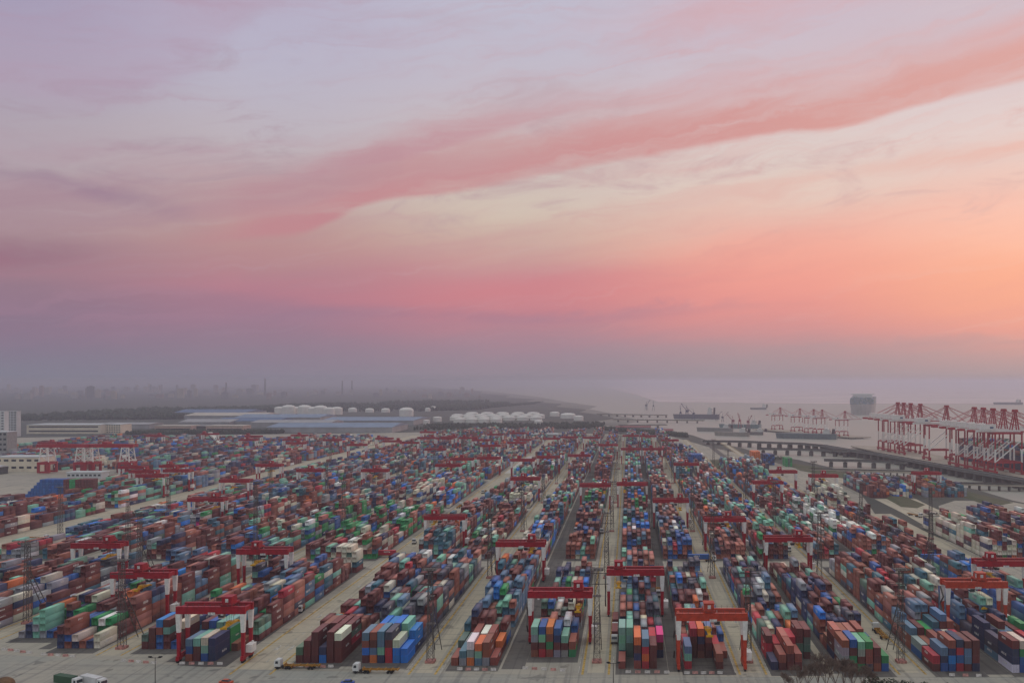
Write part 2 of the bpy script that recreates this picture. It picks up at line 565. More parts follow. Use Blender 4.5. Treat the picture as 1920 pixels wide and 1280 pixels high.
def build_ground():
    me = bpy.data.meshes.new('water')
    L = 60000
    me.from_pydata([(-L, -3000, -3.0), (L, -3000, -3.0), (L, L, -3.0), (-L, L, -3.0)], [], [(0, 1, 2, 3)])
    me.materials.append(M_WATER)
    tag(link('water', me), kind='structure')
    poly = [(-60000, -2900), (900, -2900), (900, 250)] + SHORE + [(-60000, 60000)]
    n = len(poly)
    vs = [(x, y, 0.0) for x, y in poly] + [(x + (3 if 2 < i < n - 2 else 0), y + 0.5, -4.0) for i, (x, y) in enumerate(poly)]
    fs = [tuple(range(n))] + [(i, n + i, n + (i + 1) % n, (i + 1) % n) for i in range(n)]
    me = bpy.data.meshes.new('ground')
    me.from_pydata(vs, [], fs)
    me.materials.append(M_LAND)
    tag(link('ground', me), kind='structure')
    # the pale far shore across the river mouth
    me = bpy.data.meshes.new('far_shore')
    pts = [(150, 4600), (900, 4250), (1900, 4150), (4200, 4050), (9000, 4300), (9000, 9000), (60000, 58000), (-1500, 58000), (-400, 16000), (60, 7000)]
    n = len(pts)
    me.from_pydata([(x, y, -1.6) for x, y in pts] + [(x, y, -4) for x, y in pts], [], [tuple(range(n))] + [(i, n + i, n + (i + 1) % n, (i + 1) % n) for i in range(n)])
    me.materials.append(paint('mudflat', (222, 200, 196), 0.9, var=0.1, scale=0.002))
    tag(link('far_shore', me), kind='structure')
    # pale mud along the river bank
    P = [gp(*p) for p in [(1160, 797), (1200, 786), (1150, 774), (1105, 765), (1120, 760), (1060, 752), (1010, 743), (930, 734), (850, 728)]] + [gp(*p) for p in [(780, 729), (900, 742), (960, 752), (1000, 760), (1050, 770), (1090, 780), (1090, 792)]]
    me = bpy.data.meshes.new('river_mud')
    me.from_pydata([(x, y, 0.05 if i > 8 else -2.9) for i, (x, y) in enumerate(P)], [], [tuple(range(len(P)))])
    me.materials.append(paint('river_mud', (140, 134, 124), 0.9, var=0.2, scale=0.004))
    tag(link('river_mud', me), kind='structure')
    # yard paving
    flat('yard_pavement', [[(-1250, 250), (205, 250), (212, 520), (190, 700), gp(1600, 905), gp(1500, 880), gp(1400, 852), gp(1330, 838), gp(1260, 818),
                            (60, 1720), (-100, 1790), (-330, 1850), (-470, 1810), (-1150, 1640), (-1250, 1200)]], M_CONC, 0.004)
    flat('quay_road', [[gp(*p) for p in [(1545, 888), (1600, 893), (1650, 902), (1748, 950), (1830, 985), (1760, 1000), (1690, 960), (1600, 915)]]], M_LANE, 0.0065)
    flat('quay_apron', [[gp(1895, 940), gp(1990, 957), (470, 560), (300, 470), (205, 430), (206, 640), (240, 700), gp(1760, 948), gp(1790, 938)]], M_CONC, 0.005)


build_ground()

# ------------------------------------------------------------------ blocks of the yard
PITCH_X, PITCH_Y = 2.8, 12.75
CW, CL, CS = 2.44, 12.19, 6.06
TOWER_X = [-254.0, -194.0, -72.2, -11.6, 43.4, 99.0, 156.7]
SEG = [(327, 497), (522, 714), (735, 928), (950, 1148), (1172, 1370), (1392, 1590), (1612, 1790)]
# name in words, left column, crane rail start, front
BLOCKS = []


def add_block(words, x0, rail0, segs, y_front=None, cols=6, dens=1.0, hmax=5):
    BLOCKS.append(dict(words=words, x0=x0, rail=rail0, segs=[(max(a, y_front or a), b) for a, b in segs if b > (y_front or a) + 20], cols=cols, dens=dens, hmax=hmax))


RIGHT = [('A1', -120.8, -124.0, 329), ('A2', -96.8, -100.0, 329), ('B', -63.8, -67.0, 326), ('C', -36.2, -38.5, 336), ('D', -3.7, -8.8, 322.5),
         ('E', 19.9, 17.6, 322), ('F', 50.5, 46.2, 321), ('G', 75.2, 72.4, 319.5), ('H', 107.2, 102.8, 319.5), ('I', 134.5, 130.5, 318), ('J', 163.5, 159.8, 350)]
for i, (k, x0, r0, yf) in enumerate(RIGHT):
    segs = [list(s) for s in SEG]
    if k in 'GHIJ':
        segs = [s for s in segs if s[1] < {'G': 1400, 'H': 1160, 'I': 1160, 'J': 940}[k]]
    segs[-1][1] -= (i * 53) % 90
    segs[0][0] = yf
    add_block(ORD[i] + ' block right of the wide road', x0, r0, segs)
    BLOCKS[-1]['key'] = k
LEFT = [('L1', -161.8, -163.6, 331), ('L2', -186.0, -190.6, 346), ('L3', -218.8, -221.2, 347), ('L4', -243.0, -248.6, 361), ('L5', -277.5, -281.2, 372),
        ('L6', -303.0, -308.8, 372), ('L7', -337.5, -341.0, 395), ('L8', -364.0, -368.0, 395)]
for i, (k, x0, r0, yf) in enumerate(LEFT):
    segs = [list(s) for s in SEG]
    segs[-1][1] += (i * 37) % 80 - 20
    segs[0][0] = yf
    add_block(ORD[i] + ' block left of the wide road', x0, r0, segs)
    BLOCKS[-1]['key'] = k
    if k in ('L7', 'L8'):
        BLOCKS[-1]['hmax'] = 3
# beyond the far-left lane
xx = -428.0
for i in range(16):
    segs = [[560 + i * 26, 714], [735, 928], [950, 1148], [1172, 1370], [1392, 1560]]
    if i >= 3:
        segs = [[1020 + max(0, i - 6) * 14, 1148], [1172, 1370], [1392, 1560]]
    if i in (6, 7):
        segs = [[1060, 1148], [1172, 1370], [1392, 1560]]
    segs = [s for s in segs if s[1] - s[0] > 24]
    add_block(ORD[i] + ' block beyond the far-left lane', xx, xx - 4, segs)
    BLOCKS[-1]['key'] = 'W%d' % i
    xx -= 27.5 if i % 2 == 0 else 33.0
# separate field near the quay
for i, x0 in enumerate((212, 232, 262, 282)):
    add_block(ORD[i] + ' block by the grass bank', x0, x0 - 4, [[795, 905]] if i < 2 else [[800, 880]])
    BLOCKS[-1]['key'] = 'K%d' % i
for i, x0 in enumerate((206, 224, 242, 260, 279)):
    add_block(ORD[i] + ' high stack beside the quay road', x0, x0 - 3, [[520 + i * 8, 640 + i * 6]], hmax=6)
    BLOCKS[-1]['key'] = 'Q%d' % i
BK = {b['key']: b for b in BLOCKS}


# asphalt under the stacks, pale runways between, lines
def build_paving():
    asph, lane, yel, wht = [], [], [], []
    for b in BLOCKS:
        k = b['key']
        w = b['cols'] * PITCH_X
        for a, e in b['segs']:
            asph.append(rect(b['x0'] - 1.0, b['x0'] + w + 0.8, a - 6.5, e + 2))
    for x in TOWER_X:
        lane.append(rect(x - 3.0, x + 3.0, 318 if x > -150 else 338, 1590))
    lane.append(rect(-140.5, -122.6, 316, 1720))
    lane.append(rect(-411.0, -369.0, 420, 1720))
    lane.append(rect(186.0, 202.0, 300, 700))
    lane.append(rect(69.5, 72.0, 318, 1370))
    for x in [t + s * 4.6 for t in TOWER_X for s in (-1, 1)] + [-139.2, -125.2]:
        y0 = 316 if x > -150 else 338
        yel.append(rect(x - 0.4, x + 0.4, y0, 1590))
    for x in [t + s * 6.0 for t in TOWER_X for s in (-1, 1)]:
        y0 = 318 if x > -150 else 340
        wht.append(rect(x - 0.1, x + 0.1, y0, 900))
    for y in np.arange(330, 760, 9.0):
        wht.append(rect(-132.2, -131.8, y, y + 4))
    for y in (345, 392, 450, 540):
        for x in (-134.6, -129.4):
            wht.append([(x - 0.9, y), (x + 0.9, y), (x + 0.25, y + 6), (x - 0.25, y + 6)])
    for xa, xb, ya in ((-104.2, -96.8, 325), (-46.2, -36.2, 322), (13.2, 20.2, 319), (67.4, 75.2, 317), (124, 134.4, 316), (-169.4, -161.8, 330), (-226.4, -219.8, 346), (-286.4, -278.6, 374), (-347.4, -338.6, 396)):
        asph.append(rect(xa + 0.85, xb - 1.05, ya, 1590))
    flat('stack_paving', asph, M_ASPH, 0.008)
    flat('lane', lane, M_LANE, 0.010)
    flat('yellow_lane_marking', yel, LINEYEL, 0.016)
    flat('white_lane_marking', wht, LINEWHT, 0.016)
    front = [(-330, 250), (205, 250), (205, 314), (60, 313), (-60, 317), (-140, 322), (-200, 334), (-330, 352)]
    flat('front_road', [front], M_ROAD, 0.012)
    flat('fresh_concrete', [rect(-139.0, -125.6, 1010, 1240)], paint('fresh_concrete', (214, 208, 198), 0.85, var=0.1, scale=0.1), 0.0135)
    m = []
    for y in (300.5, 306.5):
        for x in np.arange(-300, 200, 8.0):
            m.append(rect(x, x + 3.5, y, y + 0.2))
    m.append(rect(-120, 190, 311.4, 311.65))
    flat('road_marking', m, LINEWHT, 0.018)


build_paving()

# ------------------------------------------------------------------ containers
PAL = {'m': ((104, 46, 44), 'maroon'), 'r': ((140, 76, 60), 'rust brown'), 'o': ((214, 110, 56), 'orange'), 'n': ((42, 54, 92), 'navy blue'),
       'b': ((36, 88, 154), 'blue'), 'l': ((26, 118, 204), 'bright blue'), 's': ((90, 122, 150), 'steel blue'), 't': ((122, 180, 158), 'sea green'),
       'g': ((40, 140, 80), 'green'), 'G': ((84, 110, 96), 'grey green'), 'y': ((148, 150, 154), 'grey'), 'w': ((228, 226, 220), 'white'),
       'c': ((206, 198, 178), 'cream'), 'R': ((178, 40, 56), 'red'), 'k': ((70, 72, 86), 'slate'), 'p': ((214, 46, 128), 'magenta'),
       'x': ((172, 106, 92), 'faded brown'), 'T': ((54, 104, 122), 'petrol blue')}
WEIGHTS = dict(m=25, r=18, x=8, n=11, b=5.5, l=2.2, s=7, t=8.5, g=4.5, G=4, y=7, w=4, c=4.5, R=4, k=5, o=2.2, p=0.25, T=6)
KEYS, WTS = list(WEIGHTS), list(WEIGHTS.values())
DOMK = [k for k in KEYS if k not in 'gpRoGw']
DOMW = [WEIGHTS[k] for k in DOMK]
FRONT = {
    'A1': ['mG', 'mmm', 'mmmm', 'ln', 'mmmm', 'mmmw'], 'A2': ['mlrs', 'osmr', 'ntss', 'RRmk', 'llc', 'll'], 'B': ['r', 'ys', 'oyw', 'sto', 'yrr', 'r'],
    'C': ['rmyt', 'Rmtb', 'rgro', 'ymnb', 'ymt', 'gr'], 'D': ['r', '', 'rnmo', 'RoRs', 'mmm', ''], 'E': ['Rts', '', '', '', 'mr', ''],
    'F': ['n', 'mr', 'mmr', 'mr', '', ''], 'G': ['myyr', 'mgmb', 'gmyt', 'nrrg', 'rmm', 'bg'], 'H': ['mR', 'bns', 'blnr', 'RbRn', 'mssm', 'nmmm'],
    'I': ['wnnm', 'bbgc', 'nbm', 'mRm', 'rm', 'mb'], 'L1': ['rbs', 'mmt', 'btc', 'nnn', '', ''], 'L2': ['mG', 'mmm', 'bbrl', 'mmtm', 'b', 'mmmc'],
    'L3': ['nnm', 'rbrr', 'nc', 'r', 'n', 'cc'], 'L4': ['y', 'nn', 'tyt', 'yttt', 'b', 'm']}
SECOND = {'A1': ['t', 'mm', 'mmmr', 'mmmm', 'mmmm', 'mRGm'], 'A2': ['mRm', 'nlnl', 'mlsl', 'llll', 'lltt', 'nll'], 'C': ['oxx', 'rmx', 'mrxx', 'byn', 'yynw', 'rmb'],
          'D': ['Tttt', 'GGtt', 'nmo', 'mk', 'mmR', 'nmp'], 'E': ['RR', 'mmmR', 'rmno', 'mmrs', 'nR', 'r'], 'F': ['RRm', 'mR', 'mmx', 'tmR', 'GGmm', 'mGGm'],
          'G': ['nmmx', 'bmRr', 'mgmx', 'nrkr', 'mg', 'rg'], 'H': ['by', 'mr', 'msr', 'byn', 'cmc', 'mRR'], 'B': ['kG', 'gy', 'rsr', 'ykw', 'mmr', 'mo'],
          'L1': ['mbbm', 'mmtb', 'nmtt', 'gggt', 'r', ''], 'L3': ['bbb', 'llb', 'gGg', 'ggw', 'mgg', 'mm']}
BOXES = []   # dict per container


def zone_bias(k, y, x):
    if k == 'A2' and 700 < y < 930: return 'c'
    if k == 'A1' and 560 < y < 640: return 'm'
    if k == 'A2' and 530 < y < 560: return 'g'
    if k == 'C' and 730 < y < 800: return 'g'
    if k == 'B' and 540 < y < 600: return 'l'
    if k == 'D' and 560 < y < 600: return 'l'
    if k in ('L1', 'L2', 'L3') and 560 < y < 720: return 'g'
    if k == 'I' and 560 < y < 740: return 'w'
    if k == 'J' and 700 < y: return 'c'
    if k.startswith('W') and y < 720: return 'm'
    if k[0] == 'Q': return {'Q0': 'c', 'Q1': 'm', 'Q2': 'n', 'Q3': 'r', 'Q4': 'c'}[k]
    return None


for b in BLOCKS:
    k = b['key']
    rr = random.Random(hash(k) % 1000 if False else sum(ord(c) * (i + 3) for i, c in enumerate(k)))
    for si, (a, e) in enumerate(b['segs']):
        nb = int((e - a) / PITCH_Y)
        dom = None
        mean = rr.uniform(2.6, 4.2)
        for j in range(nb):
            y0 = a + j * PITCH_Y
            if j % rr.choice((3, 4)) == 0:
                dom = rr.choices(DOMK, DOMW)[0]
                mean = min(b['hmax'] - 0.4, max(1.6, mean + rr.uniform(-1.3, 1.3)))
            zb = zone_bias(k, y0, b['x0'])
            pat = FRONT.get(k) if (si == 0 and j == 0) else SECOND.get(k) if (si == 0 and j == 1) else None
            gap = pat is None and rr.random() < 0.05
            for c in range(b['cols']):
                if pat is not None:
                    cols = pat[c]
                else:
                    h = int(round(mean + rr.gauss(0, 0.75)))
                    if gap: h = min(h, rr.choice((0, 0, 1, 2)))
                    h = max(0, min(b['hmax'], h))
                    cd = rr.choices(DOMK, DOMW)[0] if rr.random() < 0.7 else rr.choices(KEYS, WTS)[0]
                    cols = ''
                    for q in range(h):
                        u = rr.random()
                        cols += zb if (zb and u < (0.55 if zb in 'cw' else 0.34)) else dom if u < 0.34 else cd if u < 0.64 else rr.choices(KEYS, WTS)[0]
                small = pat is None and rr.random() < 0.24
                for half in ((0, 1) if small else (None,)):
                    z = 0.03
                    for ti, ck in enumerate(cols):
                        if small and half == 1 and ti >= len(cols) - 1 and rr.random() < 0.4:
                            break
                        hc = 2.59 if (small or rr.random() < 0.45) else 2.85
                        L = CS if small else CL
                        BOXES.append(dict(b=b, k=k, seg=si, bay=j, col=c, tier=ti, n=len(cols), half=half, c=ck, h=hc, L=L,
                                          x=b['x0'] + c * PITCH_X + rr.uniform(-0.05, 0.05), y=y0 + (0 if half in (None, 0) else CS + 0.12) + rr.uniform(-0.12, 0.12), z=z))
                        z += hc

# stepped stack of blue boxes by the open ground on the left, boxes in a cross direction are left to the mass
for ci in range(22):
    for ti in range(6 if ci > 4 else ci + 1):
        BOXES.append(dict(b=BK['W0'], k='S', seg=9, bay=0, col=ci, tier=ti, n=6, half=None, c='b' if ci < 13 else ('g' if (ci in (15, 16) and ti > 1) else 'm'), h=2.6, L=CL,
                          x=-533 + ci * 2.62, y=800, z=0.03 + ti * 2.6))

for x0, yb, nx, tiers, cc in ((71, 1072, 6, 6, 'bbbbnb'), (152, 1118, 4, 6, 'oo'), (165, 1106, 5, 5, 'nbn'), (188, 1085, 3, 4, 'gG'), (40, 1230, 6, 5, 'mRm'), (62, 1290, 6, 5, 'nkb')):
    for ci in range(nx):
        for ti in range(tiers):
            for rowi in range(2):
                BOXES.append(dict(b=BK['W0'], k='X%d' % x0, seg=9, bay=rowi, col=ci, tier=ti, n=tiers, half=None, c=cc[(ci + ti * 2) % len(cc)], h=2.6, L=CL, x=x0 + ci * 2.6, y=yb + rowi * 12.6, z=0.03 + ti * 2.6))
tops = {}
for q in BOXES:
    kk = (q['k'], q['seg'], q['bay'], q['col'])
    tops[kk] = max(tops.get(kk, 0), q['tier'] + 1)


def exposed(q):
    if q['tier'] + 1 == q['n']:
        return True
    if tops.get((q['k'], q['seg'], q['bay'] - 1, q['col']), 0) <= q['tier']:
        return True
    side = 1 if q['x'] < 0 else -1
    return tops.get((q['k'], q['seg'], q['bay'], q['col'] + side), 0) <= q['tier']


def in_view(q):
    u = q['x'] / q['y'] * F_PX + VPX
    return -15 < u < 1935


cand = sorted((q for q in BOXES if q['seg'] == 0 and q['k'] in dict((x[0], 1) for x in RIGHT + LEFT) and exposed(q) and in_view(q)), key=lambda q: q['y'])
SINGLE = cand[:300]
for q in SINGLE:
    q['single'] = True


def corrugated_body(L, H):
    """steel box with corner posts, corrugated sides and roof, recessed ends"""
    m = MB()
    W, p, d = CW, 0.16, 0.06
    for sx in (0, W - p):
        for sy in (0, L - p):
            m.box(sx, sx + p, sy, sy + p, 0, H)
    for sx in (0, W - p):
        m.box(sx, sx + p, p, L - p, 0, 0.16)
        m.box(sx, sx + p, p, L - p, H - 0.12, H)
    for sy in (0, L - p):
        m.box(p, W - p, sy, sy + p, 0, 0.16)
        m.box(p, W - p, sy, sy + p, H - 0.12, H)
    n = int((L - 2 * p) / 0.42)
    st = (L - 2 * p) / n
    for side in (0, 1):
        xo, xi = (0.015, d) if side == 0 else (W - 0.015, W - d)
        vs, fs = [], []
        for i in range(n):
            y = p + i * st
            for yy, x in ((y, xo), (y + st * 0.4, xo), (y + st * 0.5, xi), (y + st * 0.9, xi)):
                vs += [(x, yy, 0.16), (x, yy, H - 0.12)]
        vs += [(xo, L - p, 0.16), (xo, L - p, H - 0.12)]
        for i in range(len(vs) // 2 - 1):
            f = (2 * i, 2 * i + 1, 2 * i + 3, 2 * i + 2)
            fs.append(f if side == 0 else f[::-1])
        m.add(vs, fs)
    m.add([(p, p, H - 0.03), (W - p, p, H - 0.03), (W - p, L - p, H - 0.03), (p, L - p, H - 0.03)], [(0, 1, 2, 3)])
    m.add([(p, L - 0.06, 0.16), (W - p, L - 0.06, 0.16), (W - p, L - 0.06, H - 0.12), (p, L - 0.06, H - 0.12)], [(3, 2, 1, 0)])
    m.add([(p, p, 0.05), (W - p, p, 0.05), (W - p, L - p, 0.05), (p, L - p, 0.05)], [(3, 2, 1, 0)])
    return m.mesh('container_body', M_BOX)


def door_mesh(side, H):
    m = MB()
    x0, x1 = (0.17, CW / 2 - 0.02) if side == 0 else (CW / 2 + 0.02, CW - 0.17)
    m.box(x0, x1, 0.04, 0.10, 0.17, H - 0.13)
    return m.mesh('container_door', M_BOX)


def rod_mesh(side, H):
    m = MB()
    x0, x1 = (0.17, CW / 2 - 0.02) if side == 0 else (CW / 2 + 0.02, CW - 0.17)
    for f in (0.28, 0.74):
        x = x0 + (x1 - x0) * f
        m.box(x - 0.03, x + 0.03, 0.0, 0.036, 0.12, H - 0.08)
    return m.mesh('locking_bars', STEEL)


def marking_mesh(kind, L, H):
    """unreadable owner's marks: a row of upright strokes on each long side"""
    m = MB()
    r = random.Random(kind)
    n = 4 + kind
    w, hgt = 0.75, 0.9 if kind else 0.6
    yc = L * (0.5 if kind == 0 else 0.62)
    for x0, x1 in ((-0.012, 0.014), (CW - 0.014, CW + 0.012)):
        for i in range(n):
            y = yc + (i - n / 2) * w
            z = H * 0.55
            m.box(x0, x1, y, y + w * r.uniform(0.35, 0.75), z, z + hgt * r.uniform(0.7, 1.0))
    return m.mesh('side_marking', MARK)


MESH = {}


def cached(key, fn):
    if key not in MESH:
        MESH[key] = fn()
    return MESH[key]


TIER = ['bottom', 'second', 'third', 'fourth', 'fifth']
used_labels = set()
for q in SINGLE:
    L, H = q['L'], q['h']
    rgb, word = PAL[q['c']]
    o = link('shipping_container', cached(('body', L, H), lambda: corrugated_body(L, H)), None, (q['x'], q['y'], q['z']))
    j = random.Random(int(q['x'] * 31 + q['y'] * 7 + q['z'] * 3))
    c = [v * j.uniform(0.86, 1.14) for v in lin(rgb)]
    o.color = (*[min(1, v) for v in c], 1)
    lev = 'top' if q['tier'] + 1 == q['n'] and q['n'] > 1 else TIER[q['tier']]
    lab = '%s container, %s tier, column %s, %s row, %s' % (word, lev, ['one', 'two', 'three', 'four', 'five', 'six'][q['col']], ['front', 'second', 'third', 'fourth', 'fifth'][min(4, q['bay'])], q['b']['words'])
    if q['half'] is not None:
        lab = (('near ' if q['half'] == 0 else 'rear ') + 'short ' + lab).replace(' tier', '')
    lab = lab.replace('the wide road', 'wide road')
    tag(o, lab, 'container', 'containers stacked in the front rows')
    for s in (0, 1):
        d = link('door', cached(('door', s, H), lambda: door_mesh(s, H)), o)
        d.color = o.color
        link('locking_bars', cached(('rod', s, H), lambda: rod_mesh(s, H)), d)
    if j.random() < 0.5 and L > 7:
        kd = j.randrange(3)
        link('side_marking', cached(('mark', kd, L, H), lambda: marking_mesh(kd, L, H)), o)['kind'] = 'stuff'

# ---- all the other boxes: one mass
rest = [q for q in BOXES if not q.get('single') and (exposed(q) or q['y'] < 420 or q['n'] - q['tier'] <= 2)]


def mass(name, boxes):
    V, Fq, C = [], [], []
    box_f = np.array([(4, 5, 6, 7), (0, 1, 5, 4), (1, 2, 6, 5), (2, 3, 7, 6), (3, 0, 4, 7)])
    vo = 0
    for q in boxes:
        x, y, z, L, H = q['x'], q['y'], q['z'], q['L'], q['h'] - 0.03
        W = CW
        r = random.Random(int(x * 17 + y * 29 + z * 13))
        col = np.array(lin(PAL[q['c']][0])) * r.uniform(0.82, 1.18) * np.array([r.uniform(0.93, 1.07) for _ in range(3)])
        vs = [(x, y, z), (x + W, y, z), (x + W, y + L, z), (x, y + L, z), (x, y, z + H), (x + W, y, z + H), (x + W, y + L, z + H), (x, y + L, z + H)]
        fs = [tuple(f + vo) for f in box_f]
        cs = [col] * 5
        near = y < 760
        if near:
            # recessed door end with frame and two leaves
            fs.pop(1); cs.pop(1)
            p, d = 0.15, 0.09
            xm = x + W / 2
            a = len(vs)
            for xa, xb in ((x + p, xm - 0.04), (xm + 0.04, x + W - p)):
                vs += [(xa, y, z + p), (xb, y, z + p), (xb, y, z + H - p), (xa, y, z + H - p), (xa, y + d, z + p), (xb, y + d, z + p), (xb, y + d, z + H - p), (xa, y + d, z + H - p)]
            A, Bq = a, a + 8
            loc = [(0, 1, Bq + 1, A), (A, A + 1, Bq, Bq + 1)[0:0] or (0, 1, Bq + 1, A)]
            fr = [(0, 1, Bq + 1, A), (1, 5, Bq + 2, Bq + 1), (5, 4, A + 3, Bq + 2), (4, 0, A, A + 3), (A + 1, Bq, Bq + 3, A + 2)]
            for s in (A, Bq):
                fr += [(s + 4, s + 5, s + 6, s + 7), (s, s + 1, s + 5, s + 4), (s + 1, s + 2, s + 6, s + 5), (s + 2, s + 3, s + 7, s + 6), (s + 3, s, s + 4, s + 7)]
            fs += [tuple(i + vo for i in f) for f in fr]
            cs += [col] * len(fr)
            if r.random() < 0.42 and L > 7:
                mk = np.array(lin((222, 220, 214)))
                n = r.choice((3, 4, 5, 6))
                hh = r.uniform(0.5, 1.0)
                yc = y + L * r.choice((0.3, 0.5, 0.62))
                for xs in (x - 0.012, x + W + 0.012):
                    for i in range(n):
                        a = len(vs)
                        ya = yc + (i - n / 2) * 0.75
                        yb = ya + r.uniform(0.3, 0.62)
                        z0 = z + H * 0.5
                        vs += [(xs, ya, z0), (xs, yb, z0), (xs, yb, z0 + hh), (xs, ya, z0 + hh)]
                        fs.append((a + vo, a + 1 + vo, a + 2 + vo, a + 3 + vo))
                        cs.append(mk)
        V += vs
        Fq += fs
        C += cs
        vo += len(vs)
    me = bpy.data.meshes.new(name)
    V = np.array(V, dtype=np.float32)
    Fq = np.array(Fq, dtype=np.int32)
    me.vertices.add(len(V))
    me.vertices.foreach_set('co', V.ravel())
    me.loops.add(Fq.size)
    me.loops.foreach_set('vertex_index', Fq.ravel())
    me.polygons.add(len(Fq))
    me.polygons.foreach_set('loop_start', np.arange(0, Fq.size, 4, dtype=np.int32))
    me.update(calc_edges=True)
    ca = me.attributes.new('Col', 'FLOAT_COLOR', 'FACE')
    C4 = np.ones((len(Fq), 4), dtype=np.float32)
    C4[:, :3] = np.clip(np.array(C), 0, 1)
    ca.data.foreach_set('color', C4.ravel())
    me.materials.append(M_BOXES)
    return link(name, me)


tag(mass('stacked_containers', rest), 'countless further shipping containers stacked in rows across the whole yard', 'containers', kind='stuff')
print('boxes', len(BOXES), 'single', len(SINGLE), 'rest', len(rest), 'single to y', SINGLE[-1]['y'])


# ------------------------------------------------------------------ yard gantry cranes
SPAN = 23.4


def taper(m, ax, ay, z0, bx, by, z1):
    vs = [(sx * ax, sy * ay, z0) for sx, sy in ((-1, -1), (1, -1), (1, 1), (-1, 1))] + [(sx * bx, sy * by, z1) for sx, sy in ((-1, -1), (1, -1), (1, 1), (-1, 1))]
    m.add(vs, [(3, 2, 1, 0), (4, 5, 6, 7), (0, 1, 5, 4), (1, 2, 6, 5), (2, 3, 7, 6), (3, 0, 4, 7)])


def rtg_meshes(cn, paintm):
    def leg():
        m = MB(); taper(m, 0.62, 0.55, 10.93, 0.95, 0.72, 17.69); return m.mesh('leg', WHITE)
    def lower():
        m = MB(); taper(m, 0.5, 0.5, 2.2, 0.6, 0.53, 10.6); m.box(-0.7, 0.7, -0.62, 0.62, 10.6, 10.92); return m.mesh('lower_leg', paintm)
    def girder():
        m = MB(); m.box(-0.9, SPAN + 0.9, -0.62, 0.62, 17.7, 20.2); m.box(-0.9, SPAN + 0.9, -0.75, 0.75, 20.2, 20.35)
        for i in range(9):
            x = 1 + i * (SPAN - 2) / 8
            m.box(x - 0.06, x + 0.06, -0.68, 0.68, 17.72, 20.18)
        return m.mesh('girder', paintm)
    def tie():
        m = MB(); m.box(-0.5, 0.5, -2.85, 2.85, 18.2, 19.8); return m.mesh('end_tie', paintm)
    def rail():
        m = MB()
        for i in range(13):
            x = -0.7 + i * (SPAN + 1.4) / 12
            m.box(x - 0.04, x + 0.04, -0.04, 0.04, 20.35, 21.45)
        for z in (20.9, 21.42):
            m.box(-0.7, SPAN + 0.7, -0.03, 0.03, z, z + 0.06)
        return m.mesh('handrail', STEEL)
    def sill():
        m = MB(); m.box(-0.55, 0.55, -4.6, 4.6, 1.35, 2.5); m.box(-0.4, 0.4, -3.2, 3.2, 2.5, 3.0)
        for y in (-3.4, 3.4):
            m.prism_y([(-0.45, 0.9), (0.45, 0.9), (0.6, 1.5), (-0.6, 1.5)], y - 1.4, y + 1.4)
        return m.mesh('sill_beam', paintm)
    def wheel():
        m = MB(); m.cyl((-0.32, 0, 0.75), (0.32, 0, 0.75), 0.75, 14); return m.mesh('wheel', DARK)
    def trolley():
        m = MB(); m.box(-2.0, 2.0, -3.6, 3.6, 20.6, 21.2); m.box(-1.8, 1.8, -3.0, 1.2, 21.2, 23.5); m.box(-1.95, 1.95, -3.15, 1.35, 23.5, 23.7)
        m.box(-1.2, 1.2, 1.6, 3.2, 21.2, 22.6)
        for sx in (-1.7, 1.7):
            for sy in (-3.3, 3.3):
                m.box(sx - 0.3, sx + 0.3, sy - 0.25, sy + 0.25, 20.3, 20.62)
        return m.mesh('trolley', paintm)
    def panel():
        m = MB(); m.box(-1.86, -1.8, -2.2, -0.8, 21.5, 23.2); m.box(-0.5, 0.6, -3.06, -3.0, 21.7, 23.0); return m.mesh('white_panel', MARK)
    def cab():
        m = MB(); m.prism_y([(-0.9, 15.2), (0.9, 15.2), (1.05, 17.3), (-1.05, 17.3)], -1.0, 1.0); m.box(-0.1, 0.1, -0.1, 0.1, 17.3, 20.5); return m.mesh('operator_cab', WHITE)
    def cabglass():
        m = MB(); m.prism_y([(-0.93, 15.6), (0.93, 15.6), (1.06, 16.8), (-1.06, 16.8)], -1.04, 1.04); return m.mesh('window', GLASS)
    def power():
        m = MB(); m.box(-1.1, 1.1, -2.0, 2.0, 3.2, 5.9); m.box(-1.2, 1.2, -2.1, 2.1, 5.9, 6.05)
        m.box(-0.3, 0.3, 1.2, 1.6, 6.05, 6.7); return m.mesh('power_house', WHITE)
    def plate():
        m = MB(); m.box(-1.3, 1.3, -0.66, -0.63, 17.35, 18.3); return m.mesh('sign_plate', MARK)
    def lamp():
        m = MB(); m.box(-0.4, 0.4, -0.55, 0.1, 17.2, 17.66); return m.mesh('floodlight', MARK)
    def stairs():
        m = MB()
        for k in range(4):
            z0 = 3 + k * 3.6
            m.bar((0, -1.9 if k % 2 else 1.9, z0), (0, 1.9 if k % 2 else -1.9, z0 + 3.6), 0.6, 0.12)
        return m.mesh('stairs', STEEL)
    g = {}
    for fn in (leg, lower, girder, tie, rail, sill, wheel, trolley, panel, cab, cabglass, power, plate, lamp, stairs):
        g[fn.__name__] = fn()
    return g


def spreader_mesh():
    m = MB()
    m.box(-1.1, 1.1, -1.2, 1.2, 0.9, 1.7)
    m.box(-0.55, 0.55, -6.0, 6.0, 0.25, 0.85)
    for y in (-5.8, 5.5):
        m.box(-1.2, 1.2, y, y + 0.3, 0.0, 0.7)
    m.box(-0.7, 0.7, -2.4, 2.4, 0.7, 1.25)
    return m.mesh('spreader', YELLOW)


def rope_mesh(h):
    m = MB()
    for sx in (-0.8, 0.8):
        for sy in (-1.0, 1.0):
            m.box(sx - 0.04, sx + 0.04, sy - 0.04, sy + 0.04, 0, h)
    return m.mesh('hoist_ropes', DARK)


